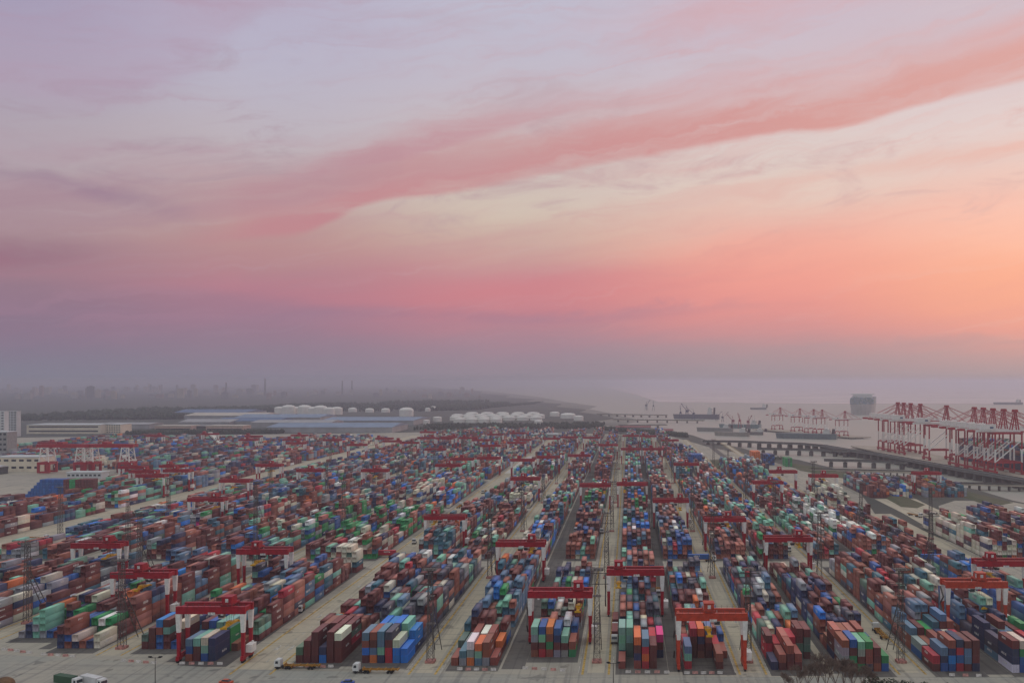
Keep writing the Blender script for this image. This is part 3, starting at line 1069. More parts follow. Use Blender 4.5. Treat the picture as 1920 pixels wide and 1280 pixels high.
RTG = {'red': rtg_meshes('red', RED), 'orange': rtg_meshes('orange', ORANGE)}
SPREAD = spreader_mesh()
ROPES = {h: rope_mesh(20.6 - h - 1.7) for h in (9.5, 12.5, 15.0)}


def rtg(x0, y, label, trolley_f, spread_h=12.5, colour='red', detail=2, mirror=False):
    g = RTG[colour]
    root = link('gantry_crane', None, None, (x0, y, 0))
    tag(root, label, 'gantry crane', 'gantry cranes over the container blocks')
    for sy in (-3.35, 3.35):
        link('girder', g['girder'], root, (0, sy, 0))
        for sx in (0, SPAN):
            lg = link('leg', g['leg'], root, (sx, sy, 0))
            link('lower_leg', g['lower'], lg)
        if detail > 1:
            link('handrail', g['rail'], root, (0, sy * 1.2, 0))
    for sx in (0, SPAN):
        s = link('sill_beam', g['sill'], root, (sx, 0, 0))
        if detail > 0:
            link('end_tie', g['tie'], root, (sx, 0, 0))
            for sy in (-4.0, -2.5, 2.5, 4.0):
                link('wheel', g['wheel'], s, (0, sy, 0))
    tx = 2.5 + trolley_f * (SPAN - 5)
    t = link('trolley', g['trolley'], root, (tx, 0, 0))
    if detail > 0:
        link('white_panel', g['panel'], t)
        c = link('operator_cab', g['cab'], root, (tx + (1.6 if trolley_f < 0.5 else -1.6) * 1.9, 0, 0))
        link('window', g['cabglass'], c)
        link('spreader', SPREAD, root, (tx, 0, spread_h))
        link('hoist_ropes', ROPES[spread_h], root, (tx, 0, spread_h + 1.7))
        link('power_house', g['power'], root, (SPAN + 1.5 if not mirror else -1.5, 0, 0))
        if detail > 1:
            link('stairs', g['stairs'], root, (-1.4 if not mirror else SPAN + 1.4, 0, 0))
            link('sign_plate', g['plate'], root, (SPAN * 0.52, -3.35, 0))
            for fx in (0.14, 0.36, 0.68, 0.86):
                link('floodlight', g['lamp'], root, (SPAN * fx, -3.35 - 0.2, 0))
    return root


CR = [('L1', 333, .80, 12.5, 'red'), ('L3', 392, .45, 12.5, 'red'), ('L5', 462, .78, 12.5, 'red'), ('L2', 446, .30, 12.5, 'red'), ('A1', 556, .15, 15.0, 'red'),
      ('B', 466, .80, 15.0, 'red'), ('C', 357, .88, 12.5, 'red'), ('D', 398, .10, 12.5, 'red'), ('E', 323.5, .45, 12.5, 'orange'), ('G', 480, .8, 15.0, 'red'),
      ('F', 548, .6, 15.0, 'red'), ('E', 634, .85, 12.5, 'red'), ('I', 374, .62, 9.5, 'orange'), ('J', 417, .2, 12.5, 'red'), ('A2', 776, .4, 12.5, 'red'),
      ('C', 728, .9, 12.5, 'red'), ('D', 736, .15, 12.5, 'red'), ('F', 912, .5, 15.0, 'red'), ('H', 748, .6, 15.0, 'red'), ('I', 836, .3, 12.5, 'red'),
      ('J', 800, .5, 15.0, 'red'), ('L6', 640, .8, 12.5, 'red'), ('L6', 848, .5, 12.5, 'red'), ('L4', 848, .5, 12.5, 'red'), ('L2', 900, .5, 15.0, 'red'),
      ('A1', 960, .3, 12.5, 'red'), ('A2', 998, .5, 15.0, 'red'), ('B', 1018, .7, 15.0, 'red'), ('D', 1116, .4, 15.0, 'red'), ('E', 1116, .4, 15.0, 'red'), ('L1', 985, .5, 15.0, 'red'),
      ('L2', 972, .5, 15.0, 'red'), ('W0', 846, .4, 15.0, 'red'), ('W1', 838, .6, 15.0, 'red'), ('W1', 892, .3, 15.0, 'red'), ('W0', 800, .7, 15.0, 'red'), ('W2', 880, .5, 15.0, 'red'),
      ('K2', 822, .5, 12.5, 'red'), ('L7', 760, .4, 12.5, 'red'), ('L8', 900, .6, 12.5, 'red')]
rq = random.Random(5)
for k in ('A1', 'A2', 'B', 'C', 'D', 'E', 'F', 'L1', 'L2', 'L3', 'L4', 'L5', 'L6', 'L7', 'L8', 'W0', 'W1', 'W2', 'W3', 'W4', 'W5', 'W8', 'W10', 'W12'):
    for y in ([1180, 1360] if k[0] == 'L' else [1290] if k[0] == 'W' else [1250]):
        yy = y + rq.uniform(-70, 150)
        CR.append((k, yy, rq.random(), 15.0, 'red'))
by_block = {}
for c in sorted(CR, key=lambda c: c[1]):
    n = by_block[c[0]] = by_block.get(c[0], 0) + 1
    rank = 'nearest' if n == 1 else ORD[n - 1] + ' nearest'
    lab = '%s gantry crane with white-topped legs, %s over %s' % ('orange-red' if c[4] == 'orange' else 'red', rank, BK[c[0]]['words'])
    rtg(BK[c[0]]['rail'], c[1], lab, c[2], c[3], c[4], 2 if c[1] < 660 else 1 if c[1] < 950 else 0, c[0] in ('J',))


# ------------------------------------------------------------------ lattice light masts
def mast_meshes():
    def shaft():
        m = MB(); w = 1.0
        for sx in (-w, w):
            for sy in (-w, w):
                m.bar((sx * 1.15, sy * 1.15, 0.9), (sx * 0.7, sy * 0.7, 34), 0.17)
        n = 12
        for i in range(n):
            z0, z1 = 0.9 + i * 2.75, 0.9 + (i + 1) * 2.75
            a = 1.15 - 0.45 * i / n
            for s in (-1, 1):
                m.bar((-a, s * a, z0), (a, s * a, z1), 0.08); m.bar((a, s * a, z0), (-a, s * a, z1), 0.08)
                m.bar((s * a, -a, z0), (s * a, a, z1), 0.08)
                m.bar((-a, s * a, z1), (a, s * a, z1), 0.08); m.bar((s * a, -a, z1), (s * a, a, z1), 0.08)
        return m.mesh('lattice_shaft', STEEL)
    def brace():
        m = MB()
        for sx in (-1.0, 1.0):
            m.bar((sx * 1.3, 14.0, 0.4), (sx * 0.9, 1.0, 21), 0.26)
        for z in (3, 6, 9, 12, 15, 18):
            y = 14.0 - (z - 0.4) * 13 / 20.6
            m.bar((-1.2, y, z), (1.2, y, z), 0.14)
            m.bar((-1.2, y, z), (1.2, y - 1.9, z + 3), 0.12)
        return m.mesh('raking_brace', STEEL)
    def base():
        m = MB(); m.prism_z([(-1.7, -1.7), (1.7, -1.7), (1.7, 1.7), (-1.7, 1.7)], 0.0, 0.9); return m.mesh('base_block', paint('concrete_red_white', (190, 130, 120), 0.8, var=0.3, scale=1.4))
    def platform():
        m = MB(); m.box(-2.4, 2.4, -2.4, 2.4, 33.6, 33.8)
        for s in (-2.3, 2.3):
            for q in (-2.3, 0, 2.3):
                m.box(s - 0.04, s + 0.04, q - 0.04, q + 0.04, 33.8, 34.8)
            m.box(-2.35, 2.35, s - 0.04, s + 0.04, 34.8, 34.88); m.box(s - 0.04, s + 0.04, -2.35, 2.35, 34.88, 34.95)
        return m.mesh('platform', STEEL)
    def rest():
        m = MB(); m.box(-1.5, 1.5, -1.5, 1.5, 0, 0.15); return m.mesh('rest_platform', STEEL)
    def arm():
        m = MB(); m.box(-4.2, 4.2, -0.1, 0.1, 0, 0.22); return m.mesh('crossarm', STEEL)
    def lamp():
        m = MB(); m.box(-0.35, 0.35, -0.3, 0.3, 0, 0.6); m.box(-0.42, 0.42, -0.36, -0.3, 0, 0.7); return m.mesh('floodlight', paint('lamp_housing', (120, 116, 110), 0.5))
    return shaft(), brace(), base(), platform(), lamp(), rest(), arm()


SH, BRC, BAS, PLT, LMP, RST, ARM = mast_meshes()
lane_words = {-254.0: 'left of fourth block left of wide road', -194.0: 'beside second block left of wide road', -72.2: 'beside second block right of wide road',
              -11.6: 'down the central lane', 43.4: 'beside sixth block right of wide road', 99.0: 'beside eighth block right of wide road', 156.7: 'beside tenth block right of wide road'}
for x in TOWER_X:
    ys = [(330 if x > -150 else 347), 471, 617, 762, 905, 1060, 1220, 1380]
    if x == -254: ys[0] = 383
    if x > 150: ys = [470, 612, 770]
    elif x > 90: ys = ys[:6]
    for i, y in enumerate(ys):
        r = link('light_mast', None, None, (x, y, 0))
        tag(r, 'dark lattice light mast, %s %s' % ('nearest' if i == 0 else ORD[i] + ' nearest', lane_words[x]), 'light mast', 'lattice light masts')
        link('lattice_shaft', SH, r)
        link('base_block', BAS, r)
        link('platform', PLT, r)
        for z in (14.0, 24.0):
            link('rest_platform', RST, r, (0, 0, z))
        for z in (28.3, 32.2):
            link('crossarm', ARM, r, (0, 0, z))
        if i < 4:
            link('raking_brace', BRC, r)
            for q in range(4):
                link('floodlight', LMP, r, (-2.1 + q * 1.4, -2.3, 33.9))
for i, (px, py) in enumerate([(508, 960), (113, 1010), (505, 905), (316, 985), (240, 1050), (1745, 1010), (1215, 990), (620, 875), (700, 905), (755, 900)]):
    x, y = gp(px, py)
    r = link('light_mast', None, None, (x, y, 0))
    tag(r, 'dark lattice light mast rising from the stacks %s' % ['beside the far-left lane end', 'left of the far-left lane', 'farther one in mid left field', 'before the near-left stacks', 'behind the second red crane', 'beside the pale quay road',
        'behind the central cross lane', 'among far left stacks, left of three', 'among far left stacks, middle of three', 'among far left stacks, right of three'][i], 'light mast', 'masts among the stacks')
    link('lattice_shaft', SH, r); link('base_block', BAS, r); link('platform', PLT, r)


# ------------------------------------------------------------------ trucks
def truck_meshes():
    cabw = paint('truck_cab_white', (226, 226, 222), 0.35, var=0.06)
    ch = paint('trailer_ochre', (176, 124, 44), 0.6, var=0.2, scale=1.0)
    def cab():
        m = MB(); m.prism_y([(-1.25, 0.9), (1.25, 0.9), (1.25, 3.2), (-1.25, 3.2)], 0.25, 2.3)
        m.add([(-1.25, 0.25, 0.9), (1.25, 0.25, 0.9), (1.25, 0, 1.9), (-1.25, 0, 1.9), (1.2, 0.3, 3.2), (-1.2, 0.3, 3.2)], [(0, 1, 2, 3), (3, 2, 4, 5), (0, 3, 5), (1, 4, 2)])
        m.box(-1.2, 1.2, 0.6, 2.2, 3.2, 3.45)
        return m.mesh('cab', cabw)
    def glass():
        m = MB(); m.add([(-1.1, 0.02, 2.0), (1.1, 0.02, 2.0), (1.08, 0.24, 2.95), (-1.08, 0.24, 2.95)], [(0, 1, 2, 3)])
        for s in (-1.262, 1.262):
            m.add([(s, 0.5, 2.0), (s, 1.5, 2.0), (s, 1.5, 2.9), (s, 0.6, 2.9)], [(0, 1, 2, 3)])
        return m.mesh('window', GLASS)
    def chassis():
        m = MB(); m.box(-0.45, 0.45, 0.8, 6.2, 0.75, 1.05); m.box(-1.2, 1.2, 0.3, 0.7, 0.45, 0.85); m.box(-1.15, 1.15, 2.6, 3.4, 0.6, 1.1); return m.mesh('chassis', DARK)
    def trailer():
        m = MB()
        for s in (-0.55, 0.55):
            m.box(s - 0.12, s + 0.12, 3.6, 16.2, 1.05, 1.45)
        for y in (3.6, 6.0, 8.6, 11.2, 13.6, 15.8):
            m.box(-1.22, 1.22, y, y + 0.35, 1.1, 1.5)
        m.box(-1.22, 1.22, 3.55, 3.75, 1.1, 1.9)
        m.box(-0.9, 0.9, 5.8, 6.2, 0.4, 1.05)
        return m.mesh('trailer', ch)
    def wheel():
        m = MB(); m.cyl((-0.28, 0, 0.5), (0.28, 0, 0.5), 0.5, 12); return m.mesh('wheel', DARK)
    def light():
        m = MB(); m.box(-0.2, 0.2, 0.26, 0.32, 0.9, 1.1); return m.mesh('headlight', MARK)
    def load(): return None
    return cab(), glass(), chassis(), trailer(), wheel(), light()


TM = truck_meshes()


def truck(x, y, rz, label, box=None, trailer=True):
    r = link('truck', None, None, (x, y, 0.012), rz)
    tag(r, label, 'truck', 'yard trucks')
    c = link('cab', TM[0], r); link('window', TM[1], c)
    for s in (-0.9, 0.9):
        link('headlight', TM[5], c, (s, 0, 0))
    link('chassis', TM[2], r)
    ys = [1.2, 4.4, 5.6] + ([12.6, 13.8] if trailer else [])
    for yy in ys:
        for s in (-1.0, 1.0):
            link('wheel', TM[4], r, (s, yy, 0))
    if trailer:
        link('trailer', TM[3], r)
    if box:
        col, word, lab = box
        o = link('shipping_container', cached(('body', CL, 2.59), lambda: corrugated_body(CL, 2.59)), None)
        c4 = math.cos(rz), math.sin(rz)
        o.location = (x + c4[0] * (-CW / 2) - c4[1] * 3.9, y + c4[1] * (-CW / 2) + c4[0] * 3.9, 1.53)
        o.rotation_euler = (0, 0, rz)
        o.color = (*lin(PAL[col][0]), 1)
        tag(o, lab, 'container', 'containers on trucks')
        for s in (0, 1):
            d = link('door', cached(('door', s, 2.59), lambda: door_mesh(s, 2.59)), o); d.color = o.color
        link('side_marking', cached(('mark', 1, CL, 2.59), lambda: marking_mesh(1, CL, 2.59)), o)['kind'] = 'stuff'
    return r


def at(px, py):
    return gp(px, py)


x, y = at(516, 1252); truck(x, y, R(-92), 'white cab truck with empty ochre trailer, ahead of another on the front road')
x, y = at(662, 1260); truck(x, y, R(-91), 'white cab truck with empty ochre trailer following another on the front road')
x, y = at(1343, 1052); truck(x, y, R(90), 'truck carrying a blue container across the middle cross lane', ('b', 'blue', 'blue container riding on a truck in the middle cross lane'))
x, y = at(690, 1044); truck(x, y, R(-90), 'truck carrying a red container turning off the wide road', ('R', 'red', 'red container on a truck beside the wide road'))
x, y = at(1714, 1052); truck(x, y, R(-90), 'truck carrying a blue container on the right cross lane', ('b', 'blue', 'blue container with white marks on a truck at the right cross lane'))
x, y = at(1802, 1057); truck(x, y, R(90), 'truck carrying a maroon container on the right cross lane', ('m', 'maroon', 'maroon container on a truck at the right cross lane'))
x, y = at(776, 1020); truck(x, y, R(8), 'dark tractor unit driving alone up the wide road', None, False)
x, y = at(1728, 970); truck(x, y, R(20), 'tractor unit with empty trailer on the pale quay road', None, True)
truck(-5.6, 370.0, 0, 'truck with a maroon container waiting under the central gantry crane', ('m', 'maroon', 'maroon container on a truck beside the fifth block'))
truck(-5.6, 352.0, 0, 'truck with a dark red container queued beside the central light mast', ('m', 'maroon', 'maroon container on the truck queued nearest the front road'))
for i, (px, py, rz) in enumerate([(905, 925, 0), (865, 948, 180), (1060, 930, 0), (1420, 955, 0), (1240, 905, 180), (700, 860, 90), (1290, 940, 0)]):
    x, y = at(px, py)
    truck(x, y, R(rz), ['truck with empty trailer far up the wide road', 'truck with empty trailer coming down the wide road', 'truck with empty trailer in the lane beside white boxes',
                        'truck with empty trailer in a lane right of centre', 'truck with empty trailer beside the sixth block', 'truck with empty trailer on the far-left lane', 'truck with empty trailer right of the sixth block'][i])


# low-loaders cut by the lower edge of the view
def parked(x, y, rz, col, label, name='parked_lorry'):
    r = link(name, None, None, (x, y, 0.012), rz)
    tag(r, label, 'lorry')
    m = MB(); m.box(-1.25, 1.25, 2.6, 10.5, 1.2, 3.7); m.box(-1.3, 1.3, 2.55, 2.65, 1.1, 3.75); m.box(-1.3, 1.3, 10.45, 10.55, 1.1, 3.75)
    link('cargo_box', m.mesh('cargo_box', paint('lorry_' + label[:5], col, 0.6, var=0.1)), r)
    c = link('cab', TM[0], r); link('window', TM[1], c); link('chassis', TM[2], r)
    for yy in (1.2, 6.4, 8.6):
        for s in (-1.0, 1.0):
            link('wheel', TM[4], r, (s, yy, 0))


x, y = at(150, 1290); parked(x, y, R(70), (58, 92, 66), 'green covered lorry parked at the lower left corner')
x, y = at(196, 1292); parked(x, y, R(65), (214, 212, 210), 'white box lorry parked beside the green lorry')


def barrel_heap(x, y, col, label):
    m = MB()
    m.dome(0, 0, 0, 3.2, 2.6, 16, 4)
    o = link('covered_heap', m.mesh('covered_heap', paint('tarpaulin_' + label[:4], col, 0.8, var=0.2, bump=0.3)), None, (x, y, 0.01))
    tag(o, label, 'heap')


x, y = at(8, 1283); barrel_heap(x, y, (118, 88, 60), 'brown covered heap at the lower left corner')


def car(x, y, rz, col, label):
    r = link('car', None, None, (x, y, 0.012), rz)
    tag(r, label, 'car')
    body = paint('car_paint_%d' % col[2], col, 0.3, var=0.04)
    m = MB(); m.prism_y([(-0.9, 0.35), (0.9, 0.35), (0.9, 0.85), (0.8, 0.98), (-0.8, 0.98), (-0.9, 0.85)], -2.2, 2.2)
    link('body', m.mesh('body', body), r)
    m = MB(); taper(m, 0.8, 1.5, 0.98, 0.66, 0.95, 1.5)
    c = link('cabin', m.mesh('cabin', GLASS), r)
    m = MB(); m.box(-0.62, 0.62, -0.9, 0.9, 1.5, 1.54)
    link('roof_panel', m.mesh('roof_panel', body), c)
    for sx in (-0.8, 0.8):
        for sy in (-1.35, 1.35):
            m = MB(); m.cyl((sx - 0.12, sy, 0.34), (sx + 0.12, sy, 0.34), 0.34, 12)
            link('wheel', m.mesh('wheel', DARK), r)


car(*gp(424, 1281), R(80), (206, 84, 44), 'orange-red car cut by the lower edge, left of centre')
car(*gp(652, 1282), R(95), (48, 84, 170), 'blue car cut by the lower edge below the trucks')
for i, (px, py, rz, lab) in enumerate([(560, 1150, 8, 'truck with empty trailer low on the wide road by the near crane'), (1128, 1000, 0, 'truck with empty trailer in the central lane'), (1480, 1035, 0, 'truck with empty trailer beside the red crane right of centre'),
                                       (1640, 1180, 180, 'truck with empty trailer in the lane left of the ninth block'), (1235, 1120, 0, 'truck with empty trailer in the dark lane between the fifth and sixth blocks'), (330, 945, 75, 'truck with empty trailer on the far-left lane among red cranes'), (90, 1012, 75, 'truck with empty trailer at the near end of the far-left lane')]):
    x, y = at(px, py)
    truck(x, y, R(rz), lab)

# ------------------------------------------------------------------ red and white barrier blocks along the front road
bar_r = MB(); bar_r.prism_y([(-0.3, 0), (0.3, 0), (0.16, 0.35), (0.1, 0.85), (-0.1, 0.85), (-0.16, 0.35)], -0.95, 0.95)
BR = bar_r.mesh('barrier', paint('barrier_red', (204, 148, 138), 0.8, var=0.25, scale=1.2))
BW = MB(); BW.v, BW.f, BW.m = bar_r.v, bar_r.f, bar_r.m
BW = BW.mesh('barrier', paint('barrier_white', (216, 208, 200), 0.8, var=0.2, scale=1.2))
groups = [((8, 1218), (55, 1224), 'far left'), ((82, 1227), (136, 1231), 'left of the mast'), ((232, 1239), (288, 1243), 'beside the tall lamp post'), ((342, 1244), (412, 1245), 'under the leftmost near crane'),
          ((535, 1249), (620, 1250), 'before the first block right of road'), ((862, 1255), (925, 1256), 'before the third block right of road'), ((985, 1253), (1055, 1257), 'before the fourth block right of road'),
          ((1178, 1260), (1250, 1261), 'before the fifth block right of road'), ((1288, 1262), (1350, 1262), 'under the orange-red crane'), ((1785, 1266), (1835, 1267), 'before the ninth block right of road')]
for a, b, w in groups:
    (xa, ya), (xb, yb) = gp(*a), gp(*b)
    n = max(3, int(math.hypot(xb - xa, yb - ya) / 2.3))
    for i in range(n):
        f = i / max(1, n - 1)
        o = link('barrier_block', BR if i % 2 else BW, None, (xa + (xb - xa) * f, ya + (yb - ya) * f + random.uniform(-0.15, 0.15), 0.013), R(90) + random.uniform(-0.15, 0.15))
        tag(o, '%s concrete barrier block, %s in the line %s' % ('pale red' if i % 2 else 'white', ORD[i], w), 'barrier', 'barrier blocks along the front road')


# ------------------------------------------------------------------ lamp posts on the front road
def lamp_post(x, y, h, label, arms=2):
    r = link('street_lamp', None, None, (x, y, 0.01))
    tag(r, label, 'street lamp')
    m = MB(); m.cyl((0, 0, 0), (0, 0, h), 0.16, 8, 0.1); m.cyl((0, 0, 0), (0, 0, 0.5), 0.3, 8)
    link('pole', m.mesh('pole', STEEL), r)
    m = MB()
    for s in (-1, 1):
        m.bar((0, 0, h - 0.3), (s * 1.5, 0, h + 0.1), 0.12)
    m.box(-1.9, 1.9, -0.08, 0.08, h - 0.25, h - 0.1)
    link('arm', m.mesh('arm', STEEL), r)
    for s in (-1, 1):
        m = MB(); m.prism_z([(s * 1.2, -0.3), (s * 2.3, -0.3), (s * 2.3, 0.3), (s * 1.2, 0.3)], h + 0.0, h + 0.35)
        link('lamp_head', m.mesh('lamp_head', DARK), r)


lamp_post(*gp(291, 1285), 9.6, 'twin-headed street lamp standing at the lower left of the road')
lamp_post(*gp(1150, 1288), 8.2, 'twin-headed street lamp in the middle of the front road')


# ------------------------------------------------------------------ bare trees and hedge in the lower right corner
M_BARK = paint('bark', (124, 104, 92), 0.9, var=0.2, scale=1.0)


def tree_mesh(seed, height):
    r = random.Random(seed)
    trunk, twig = MB(), MB()

    def grow(p, d, L, rad, depth):
        q = p + d * L
        (trunk if depth < 2 else twig).cyl(p, q, rad, 5 if depth < 2 else 3, rad * 0.7, False)
        if depth >= 6:
            return
        n = 4 if depth == 0 else r.choice((3, 3, 4))
        for i in range(n):
            ax = Vector((r.uniform(-1, 1), r.uniform(-1, 1), r.uniform(-0.2, 0.4))).normalized()
            nd = (d + ax * r.uniform(0.35, 0.75) + Vector((0, 0, 0.25))).normalized()
            start = p + d * L * (r.uniform(0.55, 1.0) if i else 1.0)
            grow(start, nd, L * r.uniform(0.58, 0.78), max(0.03, rad * 0.55), depth + 1)
    grow(Vector((0, 0, 0)), Vector((0, 0, 1)), height * 0.32, height * 0.014, 0)
    return trunk.mesh('trunk', M_BARK), twig.mesh('crown', M_BARK)


TREES = [tree_mesh(s, 13.5) for s in (1, 2, 3)]
tw = ['leftmost', 'second', 'third', 'fourth', 'fifth', 'sixth', 'seventh', 'eighth', 'ninth', 'rightmost']
for i, (px, h) in enumerate([(1476, 9.2), (1496, 10.4), (1515, 11.2), (1534, 12.8), (1550, 13.6), (1566, 13.2), (1582, 12.6), (1600, 12.0), (1616, 11.0), (1632, 9.6)]):
    Y = 291 + (i * 37 % 7) * 1.1
    X = (px - VPX) * Y / F_PX
    r = link('bare_tree', None, None, (X, Y, 0), i * 1.3)
    s = h / 13.5 * 1.07
    r.scale = (s * 1.1, s * 1.1, s)
    tag(r, 'bare brown winter tree, %s of the clump at the lower right' % tw[i], 'tree', 'bare trees at the lower right')
    t, c = TREES[i % 3]
    link('trunk', t, r); link('crown', c, r)

M_LEAF = paint('dark_leaf', (62, 74, 48), 0.8, var=0.3, scale=1.2)


def bush_mesh(seed, rx, ry, rz, n=900):
    r = random.Random(seed)
    m = MB()
    for i in range(n):
        a, b = r.uniform(0, 2 * math.pi), math.asin(r.uniform(0.0, 1.0))
        k = r.uniform(0.7, 1.0) ** 0.5 * (0.85 + 0.2 * math.sin(3 * a + seed))
        p = Vector((rx * k * math.cos(b) * math.cos(a), ry * k * math.cos(b) * math.sin(a), rz * k * math.sin(b) + 0.2))
        u = Vector((r.gauss(0, 1), r.gauss(0, 1), r.gauss(0, 1))).normalized() * 0.28
        v = Vector((r.gauss(0, 1), r.gauss(0, 1), r.gauss(0, 1))).normalized() * 0.28
        m.add([p - u, p + v, p + u, p - v], [(0, 1, 2, 3)])
    return m.mesh('foliage', M_LEAF)


for i, (px, h, w) in enumerate([(1636, 5.4, 4.0), (1668, 4.2, 4.6), (1700, 3.6, 4.4), (1735, 3.0, 4.2), (1775, 2.6, 4.6)]):
    Y = 298.0
    X = (px - VPX) * Y / F_PX
    o = link('evergreen_bush', bush_mesh(i, w, 3.2, h), None, (X, Y, 0))
    tag(o, 'dark evergreen bush, %s from the bare trees along the lower right edge' % ORD[i], 'bush', 'evergreen bushes at the lower right')


# ------------------------------------------------------------------ quay cranes
def sts_meshes():
    def leg_low():
        m = MB(); m.bar((0, 0, 2.5), (0, 0, 13.5), 1.6, 1.5); return m.mesh('lower_leg', RED)
    def leg_mid():
        m = MB(); m.bar((0, 0, 13.5), (0, 0, 28), 1.5, 1.4); return m.mesh('leg', WHITE)
    def leg_top():
        m = MB(); m.bar((0, 0, 28), (0, 0, 46), 1.4, 1.3); return m.mesh('upper_leg', RED)
    def sill():
        m = MB(); m.box(-0.9, 0.9, -13, 13, 2.6, 4.4)
        for y in (-10, 10):
            m.prism_y([(-0.8, 0.4), (0.8, 0.4), (0.9, 2.6), (-0.9, 2.6)], y - 2.6, y + 2.6)
        return m.mesh('sill_beam', RED)
    def portal():
        m = MB(); m.box(0, 30, -9.3, -8.0, 12.6, 14.4); m.box(0, 30, 8.0, 9.3, 12.6, 14.4)
        m.box(-0.7, 0.7, -8.0, 8.0, 12.8, 14.2); m.box(29.3, 30.7, -8.0, 8.0, 12.8, 14.2); return m.mesh('portal_beam', RED)
    def brace():
        m = MB()
        for y in (-8.65, 8.65):
            m.bar((1, y, 14.6), (29, y, 37), 1.0)
        return m.mesh('diagonal_brace', WHITE)
    def upper():
        m = MB(); m.box(-1, 31, -9.4, -7.9, 44.5, 46.6); m.box(-1, 31, 7.9, 9.4, 44.5, 46.6); m.box(-0.8, 0.8, -7.9, 7.9, 44, 46.4); m.box(29.2, 30.8, -7.9, 7.9, 44, 46.4); return m.mesh('upper_beam', RED)
    def girder():
        m = MB(); m.box(-20, 31, -3.6, -2.4, 46.7, 48.8); m.box(-20, 31, 2.4, 3.6, 46.7, 48.8)
        for x in range(-20, 31, 6):
            m.box(x, x + 0.6, -2.4, 2.4, 47.2, 48.2)
        return m.mesh('main_girder', WHITE)
    def boom():
        m = MB(); m.box(31.2, 82, -3.6, -2.4, 46.9, 48.8); m.box(31.2, 82, 2.4, 3.6, 46.9, 48.8)
        for x in range(32, 82, 6):
            m.box(x, x + 0.6, -2.4, 2.4, 47.2, 48.2)
        return m.mesh('boom', WHITE)
    def boomrail():
        m = MB(); m.box(31.2, 82, -4.0, -3.62, 46.4, 47.6); return m.mesh('walkway', RED)
    def tail():
        m = MB(); m.box(-26, -20.1, -3.8, 3.8, 46.5, 48.9); return m.mesh('tail_platform', RED)
    def house():
        m = MB(); m.box(-15, 3, -4.6, 4.6, 48.9, 54.6); m.box(-15.3, 3.3, -4.9, 4.9, 54.6, 54.9); return m.mesh('machinery_house', WHITE)
    def hwin():
        m = MB(); m.box(-4, 0, -4.63, -4.6, 50.4, 52.6); return m.mesh('emblem', paint('emblem_blue', (86, 104, 132), 0.6))
    def apex():
        m = MB()
        for y in (-2.8, 2.8):
            m.bar((30, y, 46.6), (27, y * 0.6, 69), 1.1); m.bar((22, y, 48.9), (26, y * 0.6, 69), 1.0)
        m.box(24.6, 28.6, -3.4, 3.4, 68.4, 70.4); m.box(23.6, 29.6, -0.6, 0.6, 70.4, 71.2)
        for z in (54, 60):
            m.box(24, 29.4, -2.4, -1.8, z, z + 0.6); m.box(24, 29.4, 1.8, 2.4, z, z + 0.6)
        return m.mesh('apex_frame', RED)
    def stays():
        m = MB()
        for y in (-2.2, 2.2):
            m.bar((27, y, 69.5), (-17, y, 49), 0.45); m.bar((27, y, 69.5), (52, y, 49), 0.45); m.bar((27, y, 69.5), (78, y, 49), 0.45)
            m.bar((25.5, y, 69), (2, y, 49), 0.4)
        return m.mesh('stay', paint('stay_red', (190, 110, 112), 0.5))
    def trolley():
        m = MB(); m.box(36, 41, -3, 3, 45.2, 46.7); m.box(42, 44.2, -1.4, 1.4, 42.4, 45.6); return m.mesh('trolley', WHITE)
    return {f.__name__: f() for f in (leg_low, leg_mid, leg_top, sill, portal, brace, upper, girder, boom, boomrail, tail, house, hwin, apex, stays, trolley)}


STS = sts_meshes()


def sts(x, y, rz, s, label, group):
    r = link('quay_crane', None, None, (x, y, 0), rz)
    r.scale = (s, s, s)
    tag(r, label, 'quay crane', group)
    for sx in (0, 30):
        for sy in (-8.65, 8.65):
            l = link('leg', STS['leg_mid'], r, (sx, sy, 0))
            link('lower_leg', STS['leg_low'], l); link('upper_leg', STS['leg_top'], l)
        link('sill_beam', STS['sill'], r, (sx, 0, 0))
    for n, k in (('portal_beam', 'portal'), ('diagonal_brace', 'brace'), ('upper_beam', 'upper'), ('main_girder', 'girder'), ('boom', 'boom'), ('tail_platform', 'tail'), ('apex_frame', 'apex'), ('stay', 'stays'), ('trolley', 'trolley')):
        link(n, STS[k], r)
    link('walkway', STS['boomrail'], r)
    h = link('machinery_house', STS['house'], r)
    link('emblem', STS['hwin'], h)
    return r


for i, px in enumerate([1900, 1879, 1859, 1841, 1824, 1772, 1723, 1705, 1692, 1681]):
    Y = 493.4 / ((px - VPX) / F_PX + 0.07)
    X = 400 - (Y - 991) * 0.07
    sts(X, Y, R(4), 1.0, 'tall red and white quay crane, %s along the near quay' % ('nearest' if i == 0 else ORD[i] + ' nearest'), 'quay cranes on the near quay')
for i, (px, Y) in enumerate([(1587, 1690), (1544, 1770), (1528, 1800), (1502, 1850), (1465, 1920)]):
    X = (px - VPX) * Y / F_PX
    sts(X - 17, Y, R(24), 0.66, 'hazy red quay crane on the far quay, %s from the right' % ORD[i], 'quay cranes on the far quay')

# ------------------------------------------------------------------ quays, trestles, jetties
M_DECK = paint('quay_deck', (178, 166, 150), 0.85, var=0.15, scale=0.05)
M_OFFW = paint('ramp_white', (226, 220, 206), 0.8, var=0.05)
M_VIA = paint('viaduct_concrete', (112, 110, 108), 0.9, var=0.12, scale=0.1)
M_PILE = paint('pile_concrete', (96, 92, 90), 0.9, var=0.15, scale=0.3)


